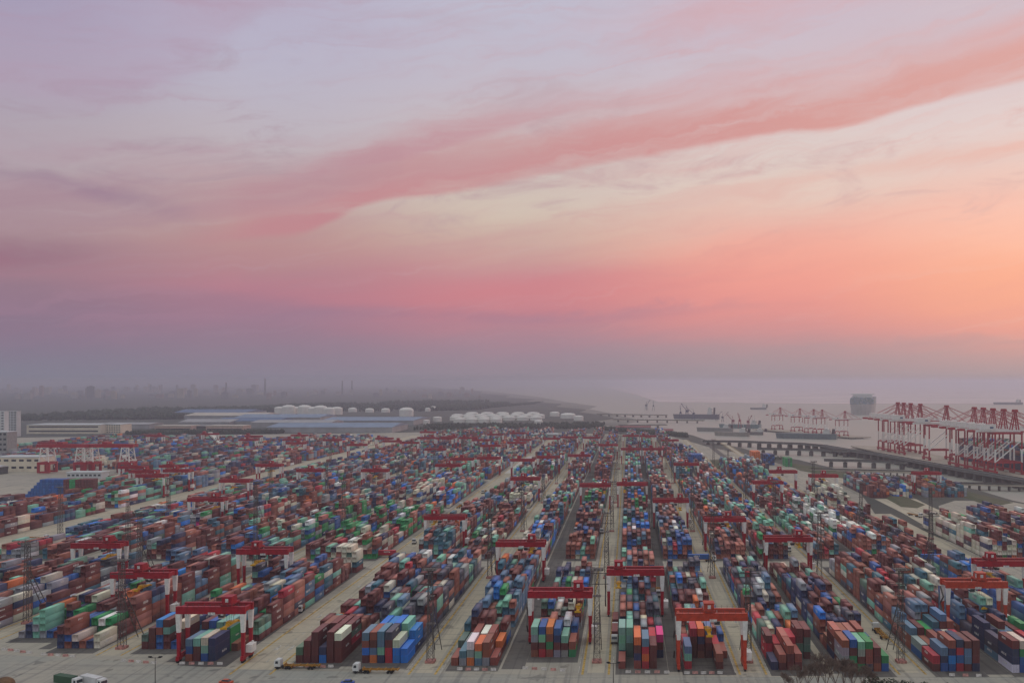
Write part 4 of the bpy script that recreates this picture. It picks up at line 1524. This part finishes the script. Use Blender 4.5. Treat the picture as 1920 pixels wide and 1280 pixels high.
def deck_path(name, pts, w, z0, z1, label, cat, pile_gap=0, parapet=True, mat=None):
    """a deck along a polyline standing on piers"""
    r = link(name, None, None, (pts[0][0], pts[0][1], 0))
    ox, oy = pts[0]
    tag(r, label, cat)
    P = [Vector((x - ox, y - oy, 0)) for x, y in pts]
    N = []
    for i, p in enumerate(P):
        d = (P[min(i + 1, len(P) - 1)] - P[max(i - 1, 0)]).normalized()
        N.append(Vector((-d.y, d.x, 0)))
    m = MB()
    vs, fs = [], []
    for p, n in zip(P, N):
        for s, z in ((-1, z0), (1, z0), (1, z1), (-1, z1)):
            q = p + n * (s * w / 2)
            vs.append((q.x, q.y, z))
    for i in range(len(P) - 1):
        a, b = i * 4, i * 4 + 4
        fs += [(a, a + 1, b + 1, b), (a + 1, a + 2, b + 2, b + 1), (a + 2, a + 3, b + 3, b + 2), (a + 3, a, b, b + 3)]
    fs += [(3, 2, 1, 0), tuple(range(len(vs) - 4, len(vs)))]
    m.add(vs, fs)
    link('deck', m.mesh('deck', mat or M_DECK), r)
    if parapet:
        for s in (-1, 1):
            m = MB()
            for i in range(len(P) - 1):
                a = P[i] + N[i] * (s * (w / 2 - 0.25)); b = P[i + 1] + N[i + 1] * (s * (w / 2 - 0.25))
                m.bar((a.x, a.y, z1 + 0.5), (b.x, b.y, z1 + 0.5), 0.3, 1.0)
            link('parapet', m.mesh('parapet', M_PILE), r)
    if pile_gap:
        tot, nxt = 0.0, pile_gap * 0.5
        for i in range(len(P) - 1):
            L = (P[i + 1] - P[i]).length
            while nxt < tot + L:
                f = (nxt - tot) / L
                p = P[i].lerp(P[i + 1], f)
                n = N[i].lerp(N[i + 1], f).normalized()
                m = MB()
                d = Vector((n.y, -n.x, 0))
                if cat == 'viaduct':
                    q = n * (w * 0.36)
                    m.bar((-q.x, -q.y, (z0 - 5.0) / 2), (q.x, q.y, (z0 - 5.0) / 2), 4.6, z0 + 3.0)
                else:
                    for s in (-0.34, 0, 0.34):
                        q = n * (s * w)
                        m.cyl((q.x, q.y, -4), (q.x, q.y, z0 - 1.0), 0.9, 8)
                m.bar(tuple(-n * (w * 0.48) + Vector((0, 0, z0 - 0.5))), tuple(n * (w * 0.48) + Vector((0, 0, z0 - 0.5))), 1.6, 1.0)
                link('pier', m.mesh('pier', M_PILE), r, (p.x, p.y, 0))
                nxt += pile_gap
            tot += L
    return r


deck_path('access_viaduct', [gp(*p, 6) for p in [(1318, 826), (1390, 827), (1440, 829), (1500, 831), (1545, 835), (1590, 843), (1650, 851), (1720, 864), (1800, 879), (1860, 889), (1940, 903)]],
          11, 4.2, 6.0, 'long curving concrete viaduct leading to the quay cranes', 'viaduct', 17, True, M_VIA)
deck_path('access_viaduct', [gp(*p, 6) for p in [(1420, 840), (1480, 841), (1560, 843), (1592, 845)]], 10, 4.0, 5.8, 'straight viaduct on wide piers behind the grass bank', 'viaduct', 17, True, M_VIA)
deck_path('access_viaduct', [gp(*p, 6) for p in [(1545, 861), (1600, 862), (1660, 864), (1700, 866)]], 9, 4.0, 5.6, 'short viaduct branch crossing the near creek', 'viaduct', 17, True, M_VIA)
deck_path('jetty', [gp(*p, 3) for p in [(1772, 905), (1850, 907), (1930, 909)]], 8, 1.6, 3.0, 'low white-edged jetty in the creek at the right', 'jetty', 9)
deck_path('creek_wall', [gp(*p, 3) for p in [(1520, 878), (1600, 880), (1680, 882), (1765, 885)]], 3, 0.5, 2.6, 'low dam wall with posts across the creek', 'wall', 7)
q0, q1 = (400 - (880 - 991) * 0.07, 880), (400 - (1440 - 991) * 0.07, 1440)
deck_path('quay', [(q0[0] + 14, q0[1]), (q1[0] + 14, q1[1])], 62, -1.0, 0.25, 'long concrete quay carrying the tall red cranes', 'quay', 30, False)
deck_path('quay', [(285, 1960), (365, 1800), (425, 1660)], 46, -1.0, 0.3, 'hazy far quay carrying smaller red cranes', 'quay', 30, False)
for i, (a, b, w) in enumerate([((1120, 776), (1250, 778), 'wooded jetty line'), ((1150, 786), (1320, 788), 'pile jetty'), ((1160, 797), (1250, 796), 'near pile jetty')]):
    deck_path('pile_jetty', [gp(*a, 4), gp(*b, 4)], 14, 2.4, 4.0, 'hazy pile jetty reaching into the river, %s from the yard' % ORD[[2, 1, 0][i]], 'jetty', 26)
deck_path('covered_ramp', [gp(394, 812, 7), gp(404, 822, 7), gp(415, 834, 6)], 7, 6.0, 9.0, 'white covered ramp running down from the beige warehouse', 'ramp', 25, False, M_OFFW)
# grassy banks
for i, pl in enumerate([[(1470, 866), (1560, 884), (1640, 892), (1740, 902), (1770, 912), (1700, 914), (1600, 900), (1500, 882)], [(1622, 912), (1650, 912), (1735, 946), (1720, 952), (1690, 950)],
                        [(1330, 862), (1370, 858), (1400, 872), (1385, 884), (1345, 878)], [(1790, 915), (1900, 942), (1860, 950), (1800, 930)]]):
    P = [gp(*p) for p in pl]
    cx, cy = sum(p[0] for p in P) / len(P), sum(p[1] for p in P) / len(P)
    vs = [(x, y, 0.02) for x, y in P] + [(cx + (x - cx) * 0.55, cy + (y - cy) * 0.55, 1.6) for x, y in P]
    n = len(P)
    me = bpy.data.meshes.new('grass_bank')
    me.from_pydata(vs, [], [(k, (k + 1) % n, n + (k + 1) % n, n + k) for k in range(n)] + [tuple(range(n, 2 * n))])
    me.materials.append(M_GRASS)
    tag(link('grass_bank', me), kind='structure')
# clump of dark shrubs on the bank
for i, (px, py, s) in enumerate([(1625, 903, 1.5), (1640, 901, 1.9), (1655, 902, 2.1), (1668, 903, 2.0), (1682, 903, 1.9), (1694, 903, 1.5), (1460, 862, 1.4), (1355, 872, 1.3), (1372, 870, 1.5)]):
    x, y = gp(px, py)
    o = link('bank_shrub', cached(('bush', i % 3), lambda: bush_mesh(40 + i % 3, 5, 4, 3.2, 420)), None, (x, y, 0.5))
    o.scale = (s, s, s)
    tag(o, 'dark round shrub on the grass bank, %s' % (ORD[i] + ' of six from left' if i < 6 else ['beside the viaduct end', 'left of two in the oval plot', 'right of two in the oval plot'][i - 6]), 'shrub', 'shrubs on the grass banks')


# ------------------------------------------------------------------ ships
def hull(L, B, D, mat, bow=0.18):
    m = MB()
    st = [(-0.5, 0.72), (-0.42, 0.95), (-0.3, 1.0), (0.25, 1.0), (0.38, 0.8), (0.46, 0.4), (0.5, 0.03)]
    rows = []
    for f, k in st:
        y = f * L
        rake = (0.02 * L if f > 0.4 else 0)
        rows.append([(-B / 2 * k, y + rake, D), (-B / 2 * k * 0.9, y, -3.2), (B / 2 * k * 0.9, y, -3.2), (B / 2 * k, y + rake, D)])
    vs = [p for r in rows for p in r]
    fs = []
    for i in range(len(rows) - 1):
        a, b = 4 * i, 4 * i + 4
        fs += [(a, b, b + 1, a + 1), (a + 1, b + 1, b + 2, a + 2), (a + 2, b + 2, b + 3, a + 3), (a + 3, b + 3, b, a)]
    fs += [(0, 1, 2, 3), tuple(range(len(vs) - 4, len(vs)))[::-1]]
    m.add(vs, fs)
    return m.mesh('hull', mat)


def ship(x, y, rz, L, B, D, col, label, cargo=0, tower=0.0, th=22, scol=(214, 212, 208), mix=None):
    r = link('ship', None, None, (x, y, 0), rz)
    tag(r, label, 'ship')
    link('hull', hull(L, B, D, paint('hull_%d_%d' % (col[0], col[2]), col, 0.5, var=0.12, scale=0.2)), r)
    sup = paint('ship_white_%d' % scol[0], scol, 0.5, var=0.06)
    m = MB(); y0 = tower * L
    for k in range(4):
        i = k * 0.6
        m.box(-B * 0.42 + i, B * 0.42 - i, y0 - 6 + i * 0.5, y0 + 7 - i, D + th * k / 4, D + th * (k + 1) / 4 + (0.4 if k < 3 else 0))
    m.box(-B * 0.5, B * 0.5, y0 - 2, y0 + 3, D + th, D + th + 2.4)
    s = link('superstructure', m.mesh('superstructure', sup), r)
    m = MB()
    for k in range(4):
        m.box(-B * 0.38, B * 0.38, y0 - 6.15 + k * 0.3, y0 - 6.05 + k * 0.3, D + th * k / 4 + 1.6, D + th * k / 4 + 2.8)
    link('window_band', m.mesh('window_band', GLASS), s)
    m = MB(); m.bar((0, y0, D + th + 2.4), (0, y0, D + th + 12), 0.6); m.bar((-3, y0, D + th + 8), (3, y0, D + th + 8), 0.4)
    link('mast', m.mesh('mast', sup), r)
    m = MB(); m.cyl((0, y0 - 11, D), (0, y0 - 12, D + th + 1), 3.0, 12, 2.6)
    link('funnel', m.mesh('funnel', paint('funnel_dark', (70, 60, 66), 0.6)), r)
    if cargo:
        q = []
        rr = random.Random(int(L))
        yy = -L * 0.44
        while yy < L * 0.36:
            if abs(yy + 6 - y0) > 16:
                nx = int(B * 0.96 / 2.5)
                for cxi in range(nx):
                    h = max(1, int(cargo + rr.gauss(0, 0.6)))
                    for t in range(0 if (cxi in (0, 1, nx - 2, nx - 1) or yy > L * 0.28 or yy < -L * 0.4) else max(0, h - 2), h):
                        q.append(dict(x=-nx * 1.25 + cxi * 2.5, y=yy, z=D + 0.5 + t * 2.6, L=CL, h=2.6, c=rr.choice(mix) if mix else rr.choices(KEYS, WTS)[0]))
            yy += 13.4
        for d in q:
            d['y'] += 10000
        o = mass('deck_cargo', q)
        o.parent = r
        o.location = (0, -10000, 0)
        o['kind'] = 'stuff'
    return r


ship(462, 1085, R(4), 290, 40, 17, (38, 48, 84), 'dark blue container ship berthed behind the near quay cranes', 4, -0.36, 28)
ship(*gp(1619, 773), R(163), 330, 76, 30, (168, 166, 162), 'huge grey ship seen bow-on out on the hazy river', 8, 0.16, 30, mix='yysG')
ship(*gp(1306, 783), R(75), 130, 22, 10, (96, 98, 112), 'dark hazy coaster moored at the end of the pile jetty', 0, -0.3, 18)
for i, (px, py, rz, L, col, th, lab) in enumerate([
        (1372, 814, 62, 70, (150, 144, 136), 6, 'low pale brown barge lying nearest the shore bend'), (1388, 800, 70, 95, (112, 134, 138), 8, 'blue-green barge moored below small red cranes'),
        (1340, 806, 62, 80, (140, 138, 136), 6, 'pale grey river barge left of the brown barge'), (1412, 812, 75, 40, (118, 116, 112), 5, 'small tug beside the shore bend'),
        (1422, 766, 88, 60, (120, 120, 126), 12, 'faint freighter on the far water left of the big ship'), (1890, 757, 90, 130, (110, 112, 120), 10, 'faint freighter at the right horizon'),
        (1512, 819, 70, 110, (104, 116, 122), 8, 'teal barge tied at the far quay')]):
    ship(*gp(px, py), R(rz), L, L * 0.16, L * 0.05 + 1.2, col, lab, 0, -0.34, th)


def jib_crane(x, y, rz, s, col, label):
    r = link('jib_crane', None, None, (x, y, 0), rz)
    r.scale = (s, s, s)
    tag(r, label, 'jib crane', 'small jib cranes on the river')
    mt = paint('jib_%d' % col[0], col, 0.5)
    m = MB()
    for sx in (-4, 4):
        for sy in (-4, 4):
            m.bar((sx, sy, -1), (sx * 0.5, sy * 0.5, 14), 0.8)
    m.box(-3, 3, -3, 3, 14, 15.5)
    link('portal', m.mesh('portal', mt), r)
    m = MB(); m.box(-2.4, 2.4, -4.5, 2.5, 15.5, 20)
    link('machine_house', m.mesh('machine_house', mt), r)
    m = MB(); m.bar((0, 1.5, 18), (0, 22, 36), 1.1); m.bar((0, -1, 20), (0, 1, 30), 0.9); m.bar((0, 1, 30), (0, 22, 36), 0.4); m.bar((0, 22, 36), (0, 22.4, 22), 0.2)
    link('jib', m.mesh('jib', mt), r)


for i, (px, py, col) in enumerate([(1276, 784, (70, 74, 104)), (1288, 782, (70, 74, 104)), (1300, 785, (70, 74, 104)), (1374, 799, (150, 70, 84)), (1387, 800, (170, 74, 84)), (1403, 801, (150, 70, 84)), (1344, 788, (90, 90, 100)), (1355, 790, (90, 90, 100)), (1212, 768, (88, 92, 110)), (1225, 769, (88, 92, 110))]):
    jib_crane(*gp(px, py, 1), i * 0.7, [1, 1.1, .9, .8, .9, .8, .7, .7, 1, 1][i], col,
              ['dark blue jib crane, first from left on the jetty-end coaster', 'dark blue jib crane, second from left on the jetty-end coaster', 'dark blue jib crane, third from left on the jetty-end coaster', 'small red jib crane, left of three above the barges', 'small red jib crane, middle of three above the barges',
               'small red jib crane, right of three above the barges', 'grey jib crane, left of two beyond the barges', 'grey jib crane, right of two beyond the barges', 'faint jib crane, left of two on the outer jetty', 'faint jib crane, right of two on the outer jetty'][i])


# ------------------------------------------------------------------ rail gantries on the left
def rail_gantry(x, y, label):
    r = link('rail_gantry', None, None, (x, y, 0))
    tag(r, label, 'gantry crane', 'rail gantries in the left field')
    W = 40.0
    for sx in (0, W):
        m = MB()
        for a in (-1, 1):
            for b in (-1, 1):
                m.bar((a * 5.4, b * 6.5, 13), (a * 3.8, b * 5.0, 29), 0.9)
        for z0, z1, k0, k1 in ((13, 21, 5.4, 4.6), (21, 29, 4.6, 3.8)):
            for b in (-1, 1):
                m.bar((-k0, b * 5.6, z0), (k1, b * 5.4, z1), 0.45); m.bar((k0, b * 5.6, z0), (-k1, b * 5.4, z1), 0.45)
                m.bar((-k1, b * 5.4, z1 - 0.3), (k1, b * 5.4, z1 - 0.3), 0.5)
        l = link('lattice_leg', m.mesh('lattice_leg', WHITE), r, (sx, 0, 0))
        m = MB()
        for a in (-5.8, 5.8):
            for b in (-6.5, 6.5):
                m.box(a - 1.1, a + 1.1, b - 1.1, b + 1.1, 1.0, 13)
        for b in (-6.5, 6.5):
            m.box(-5.8, 5.8, b - 0.9, b + 0.9, 10.2, 13.02)
            m.box(-5.8, 5.8, b - 0.9, b + 0.9, 0.9, 2.8)
        for a in (-5.8, 5.8):
            m.box(a - 0.8, a + 0.8, -6.5, 6.5, 10.4, 12.8)
        link('leg_base', m.mesh('leg_base', RED), l)
    m = MB()
    for b in (-4.4, 4.4):
        m.box(-9, W + 9, b - 0.9, b + 0.9, 29, 32.4)
    for xx in (-9, 0, W / 2, W, W + 7.8):
        m.box(xx, xx + 1.2, -3.4, 3.4, 30, 31.6)
    link('girder', m.mesh('girder', RED), r)
    m = MB(); m.box(14, 20, -4.5, 4.5, 32.6, 35)
    link('trolley', m.mesh('trolley', RED), r)


x, y = gp(89, 887); rail_gantry(x, y, 'red rail gantry with white lattice legs, left of two beside the white sheds')
x, y = gp(170, 887); rail_gantry(x, y + 2, 'red rail gantry with white lattice legs, right of two beside the white sheds')


# ------------------------------------------------------------------ sheds, offices, tanks
def facade(name, x0, x1, y0, y1, h, wall, label, cat='building', rows=2, win=0.3, roof=None, gable=0.0, cols=0, roofname='roof', gable_axis='x', rz=0.0):
    cx, cy = (x0 + x1) / 2, (y0 + y1) / 2
    w, d = (x1 - x0) / 2, (y1 - y0) / 2
    r = link(name, None, None, (cx, cy, 0), rz)
    tag(r, label, cat)
    m = MB(); m.box(-w, w, -d, d, 0, h)
    link('wall', m.mesh('wall', wall), r)
    if roof:
        m = MB()
        if gable:
            if gable_axis == 'x':
                n = len(m.v)
                m.add([(-w - 1, -d - 1, h), (w + 1, -d - 1, h), (w + 1, d + 1, h), (-w - 1, d + 1, h), (-w - 1, 0, h + gable), (w + 1, 0, h + gable)], [(0, 1, 5, 4), (2, 3, 4, 5), (0, 4, 3), (1, 2, 5), (3, 2, 1, 0)])
            else:
                m.add([(-w - 1, -d - 1, h), (w + 1, -d - 1, h), (w + 1, d + 1, h), (-w - 1, d + 1, h), (0, -d - 1, h + gable), (0, d + 1, h + gable)], [(0, 4, 5, 3), (1, 2, 5, 4), (0, 1, 4), (2, 3, 5), (3, 2, 1, 0)])
        else:
            m.box(-w - 0.6, w + 0.6, -d - 0.6, d + 0.6, h + 0.01, h + 1.0)
        ro = link(roofname, m.mesh(roofname, roof), r)
    if rows:
        for k in range(rows):
            z = h * (k + 0.45) / rows
            if cols:
                for c in range(cols):
                    xa = -w + (c + 0.2) * 2 * w / cols
                    m = MB(); m.box(xa, xa + 2 * w / cols * 0.6, -d - 0.12, -d + 0.1, z, z + h / rows * win)
                    link('window', m.mesh('window', GLASS), r)
            else:
                m = MB(); m.box(-w * 0.94, w * 0.94, -d - 0.12, -d + 0.1, z, z + h / rows * win)
                link('window_band', m.mesh('window_band', GLASS), r)
    return r


M_CREAM = paint('render_cream', (236, 222, 198), 0.85, var=0.06, scale=0.1)
M_OFF = paint('render_white', (206, 208, 208), 0.8, var=0.06, scale=0.1)
M_BLUE = paint('sheet_roof_blue', (84, 112, 148), 0.6, var=0.1, scale=0.05)
M_BLUE2 = paint('sheet_roof_pale_blue', (128, 148, 172), 0.6, var=0.1, scale=0.05)
M_GREYR = paint('sheet_roof_grey', (168, 166, 166), 0.6, var=0.1, scale=0.05)
M_BEIGE = paint('sheet_roof_beige', (200, 188, 172), 0.6, var=0.1, scale=0.05)

x0, y0 = gp(50, 813); x1, _ = gp(188, 813)
facade('warehouse', x0, x1, y0, y0 + 60, 17, M_CREAM, 'long cream warehouse with two dark window bands on the left', rows=2, win=0.32, roof=M_OFF)
xa, ya = gp(190, 812); xb, _ = gp(226, 812)
facade('office_wing', xa, xb, ya, ya + 40, 17, M_CREAM, 'cream office wing joined to the long warehouse', rows=4, cols=8, win=0.4, roof=M_OFF)
x0, y0 = gp(-26, 822); x1, _ = gp(8, 822)
facade('office_block', x0, x1, y0, y0 + 12, 48, M_OFF, 'tall pale office block at the left edge, left half', rows=10, cols=5, win=0.4, roof=M_OFF)
x0, y0 = gp(8, 818); x1, _ = gp(31, 818)
facade('office_block', x0, x1, y0, y0 + 12, 46, M_OFF, 'tall grey-white office block with window rows at the left edge', rows=10, cols=4, win=0.45, roof=M_OFF)
x0, y0 = gp(-20, 858); x1, _ = gp(13, 858)
facade('site_office', x0, x1, y0, y0 + 20, 34, paint('render_grey', (160, 158, 154), 0.8), 'grey square block standing before the office tower', rows=5, cols=4, win=0.4, roof=M_OFF)
x0, y0 = gp(-10, 884); x1, _ = gp(76, 884)
facade('workshop', x0, x1, y0, y0 + 26, 16, M_CREAM, 'cream workshop with scattered small windows at the left edge', rows=2, cols=6, win=0.3, roof=M_OFF)
x0, y0 = gp(-14, 886); x1, _ = gp(22, 886)
facade('canopy_shed', x0, x1, y0 - 24, y0 - 6, 8, paint('shed_dark', (90, 88, 88), 0.8), 'low dark shed with white roof before the cream workshop', rows=0, roof=M_OFF, gable=2.0)
x0, y0 = gp(125, 897); x1, _ = gp(190, 897)
facade('low_shed', x0, x1, y0, y0 + 14, 6, M_OFF, 'low white-roofed shed behind the stepped blue stack', rows=1, cols=8, roof=M_OFF)
x0, y0 = gp(290, 811); x1, _ = gp(358, 811)
facade('warehouse', x0, x1, y0, y0 + 40, 13, paint('render_pink', (206, 176, 160), 0.85), 'pinkish warehouse front with a window strip', rows=1, win=0.2, roof=M_BEIGE)
x0, y0 = gp(386, 812); x1, _ = gp(455, 812)
facade('warehouse', x0, x1, y0, y0 + 40, 14, paint('render_pink', (206, 176, 160), 0.85), 'beige warehouse front right of the dark loading gap', rows=1, win=0.2, roof=M_BEIGE)
x0, y0 = gp(356, 810); x1, _ = gp(388, 810)
facade('loading_bay', x0, x1, y0 + 4, y0 + 30, 12, paint('shed_dark', (90, 88, 88), 0.8), 'dark loading bay between two beige warehouse fronts', rows=0, roof=M_GREYR)


def long_roof(px0, px1, py_front, depth, h, gab, mat, label, rz=0.0, wall=None):
    x0, y0 = gp(px0, py_front); x1, _ = gp(px1, py_front)
    facade('shed', x0, x1, y0, y0 + depth, h, wall or M_GREYR, label, rows=0, roof=mat, gable=gab, gable_axis='x', rz=R(rz))


long_roof(335, 430, 801, 90, 12, 5, M_GREYR, 'grey roofed shed behind the pinkish warehouse')
long_roof(400, 520, 800, 110, 13, 6, M_BLUE, 'blue roofed shed right of the grey roofed shed')
long_roof(345, 490, 789, 130, 14, 6, M_BEIGE, 'pale beige roofed shed in the middle of the shed cluster')
long_roof(325, 460, 783, 150, 15, 7, M_BLUE, 'farthest strong blue roofed shed before the city')
long_roof(440, 600, 792, 130, 13, 6, M_BLUE2, 'light blue roofed shed before the storage tanks')
long_roof(470, 620, 802, 90, 12, 4, M_GREYR, 'grey shed left of the large pale blue roof')
long_roof(600, 775, 797, 190, 11, 5, M_BLUE2, 'wide pale blue roof beneath the single tanks')
long_roof(500, 735, 811, 130, 11, 6, M_BLUE2, 'large pale blue roof at the edge of the yard')
long_roof(190, 280, 803, 60, 9, 3, M_GREYR, 'low grey roof right of the cream office wing')
long_roof(985, 1045, 822, 20, 8, 1.5, M_OFF, 'small white terminal office at the end of the wide road')
long_roof(1155, 1220, 808, 40, 8, 2, paint('roof_dark_red', (140, 66, 70), 0.7), 'dark red roof at the far end of the central rows')
long_roof(1230, 1262, 815, 30, 8, 3, paint('roof_dark_red', (140, 66, 70), 0.7), 'small red roofed shed beside the river bend')


def tank(x, y, r, h, label, dome=0.25):
    o = link('storage_tank', None, None, (x, y, 0))
    tag(o, label, 'storage tank', 'white storage tanks')
    wm = paint('tank_white', (242, 236, 226), 0.5, var=0.05, scale=0.1)
    m = MB(); m.cyl((0, 0, 0), (0, 0, h), r, 28); m.cyl((0, 0, h - 0.8), (0, 0, h + 0.1), r + 0.4, 28, caps=False)
    link('tank_shell', m.mesh('tank_shell', wm), o)
    m = MB(); m.dome(0, 0, h, r, r * dome, 28, 4)
    link('dome_roof', m.mesh('dome_roof', wm), o)


ti = 0
for px, py, rp in [(524, 775, 9), (541, 776, 12), (556, 775, 9), (571, 776, 12), (588, 777, 10), (601, 777, 12), (617, 778, 10), (632, 777, 10)]:
    x, y = gp(px, py)
    tank(x, y, rp * y / F_PX, 17 + (rp - 9) * 1.6, 'white domed storage tank, %s from the left in the dense row' % ORD[ti], 0.35); ti += 1
for i, (px, py, rp) in enumerate([(661, 772, 8), (693, 773, 8), (723, 773, 8), (762, 780, 13), (802, 771, 5), (812, 768, 6)]):
    x, y = gp(px, py)
    tank(x, y, rp * y / F_PX, 9 if rp < 10 else 18, 'separate white storage tank, %s from the left right of the dense row' % ORD[i], 0.4)
tl = []
for row, (py, a, b, n) in enumerate([(784, 858, 1010, 8), (788, 855, 1005, 7), (792, 862, 930, 4), (780, 885, 1000, 5)]):
    for k in range(n):
        tl.append((row, k, a + (b - a) * k / (n - 1), py))
for row, k, px, py in tl:
    x, y = gp(px, py)
    tank(x, y, 11.5 * y / F_PX, 9, 'low white storage tank, %s from left in %s row of the tank farm' % (ORD[k], ['second', 'third', 'front', 'rear'][row]), 0.2)
for i, (px, py, rp, w) in enumerate([(1010, 797, 8, 'alone before the tank farm'), (1065, 784, 14, 'right of the tank farm'), (1040, 780, 9, 'behind the right end of the tank farm'), (820, 790, 8, 'left end of the tank farm'), (800, 796, 6, 'before the left end of the tank farm'), (1085, 788, 9, 'rightmost, by the river')]):
    x, y = gp(px, py)
    tank(x, y, rp * y / F_PX, 10, 'white storage tank standing ' + w, 0.25)

# smokestacks and pylons
for i, (px, py, h) in enumerate([(497, 742, 120), (642, 739, 105), (660, 739, 105), (424, 742, 90)]):
    x, y = gp(px, py)
    r = link('chimney', None, None, (x, y, 0))
    tag(r, ['thin hazy chimney left of the domed tanks', 'hazy power station chimney, left of the pair', 'hazy power station chimney, right of the pair', 'hazy stub chimney over the city'][i], 'chimney')
    m = MB(); m.cyl((0, 0, 0), (0, 0, h), 7, 14, 4.5)
    link('shaft', m.mesh('shaft', paint('chimney_grey', (110, 106, 106), 0.9)), r)
    m = MB(); m.cyl((0, 0, h), (0, 0, h + 4), 5.0, 14, 5.0)
    link('rim', m.mesh('rim', paint('chimney_band', (150, 90, 86), 0.9)), r)


# ------------------------------------------------------------------ woods and city
def wood(name, quads, n, hmin, hmax, seed, label):
    r = random.Random(seed)
    m = MB()
    for (xa, ya), (xb, yb), dep in quads:
        for i in range(n):
            f, g = r.random(), r.random()
            x, y = xa + (xb - xa) * f, ya + (yb - ya) * f + g * dep
            h = r.uniform(hmin, hmax)
            w = h * r.uniform(0.35, 0.6)
            vs = [(x, y, h)]
            for ring, (zz, kk) in enumerate(((0.75, 0.75), (0.35, 1.0), (0.0, 0.7))):
                for k in range(5):
                    a = 2 * math.pi * k / 5 + ring * 0.5
                    q = w * kk * r.uniform(0.75, 1.2)
                    vs.append((x + q * math.cos(a), y + q * math.sin(a), h * zz))
            fs = [(0, 1 + k, 1 + (k + 1) % 5) for k in range(5)]
            for ring in range(2):
                o = 1 + ring * 5
                fs += [(o + k, o + 5 + k, o + 5 + (k + 1) % 5, o + (k + 1) % 5) for k in range(5)]
            m.add(vs, fs)
    o = link(name, m.mesh(name, paint('wood_' + str(seed), (70, 76, 62), 0.95, var=0.3, scale=0.05)))
    tag(o, label, 'trees', kind='stuff')


wood('forest', [(gp(-60, 790), gp(330, 786), 900), (gp(330, 778), gp(520, 772), 900)], 1500, 9, 17, 1, 'dark hazy wood stretching behind the left warehouses')
wood('treeline', [(gp(520, 773), gp(800, 770), 1500), (gp(780, 771), gp(900, 768), 900)], 1000, 8, 14, 2, 'dark hazy trees behind the tank farm')
wood('low_woodland', [(gp(880, 768), gp(1000, 758), 500)], 500, 3, 8, 4, 'low hazy scrub running out along the river bank')
wood('undergrowth', [(gp(770, 806), gp(1130, 803), 200), (gp(1130, 806), gp(1290, 820), 30), (gp(230, 815), gp(520, 813), 60)], 700, 4, 9, 3, 'scrub along the river end of the yard')

M_CITY = [paint('city_%d' % i, c, 0.9, var=0.05, scale=0.02) for i, c in enumerate([(168, 148, 142), (180, 170, 164), (140, 134, 136), (190, 176, 160)])]
rc = random.Random(8)
for i in range(150):
    px = rc.choice((rc.uniform(-40, 480), rc.uniform(-40, 900)))
    Y = rc.uniform(5200, 9500)
    X = (px - VPX) * Y / F_PX
    h = rc.choice((rc.uniform(14, 30), rc.uniform(20, 55), rc.uniform(40, 80) if px < 520 else 24))
    w, d = rc.uniform(14, 45), rc.uniform(12, 20)
    m = MB(); m.box(-w / 2, w / 2, -d / 2, d / 2, 0, h); m.box(-w / 5, w / 5, -d / 4, d / 4, h, h + rc.uniform(2, 5))
    o = link('city_building', None, None, (X, Y, 0), rc.uniform(-0.3, 0.3))
    link('wall', m.mesh('wall', M_CITY[i % 4]), o)
    tag(o, 'faint pale apartment building in the haze along the left skyline', 'building', 'hazy city buildings')


# ------------------------------------------------------------------ haze
def build_haze():
    m = bpy.data.materials.new('haze')
    m.use_nodes = True
    nt = m.node_tree
    for n in list(nt.nodes):
        if n.type == 'BSDF_PRINCIPLED':
            nt.nodes.remove(n)
    pv = nt.nodes.new('ShaderNodeVolumePrincipled')
    pv.inputs['Color'].default_value = (0.72, 0.74, 0.86, 1)
    pv.inputs['Density'].default_value = HAZE_DENSITY
    pv.inputs['Anisotropy'].default_value = 0.45
    nt.links.new(pv.outputs[0], nt.nodes['Material Output'].inputs['Volume'])
    b = MB(); b.box(-61000, 61000, -3500, 61000, -5.0, 128.0)
    o = link('haze', b.mesh('haze', m))
    tag(o, kind='stuff')


build_haze()
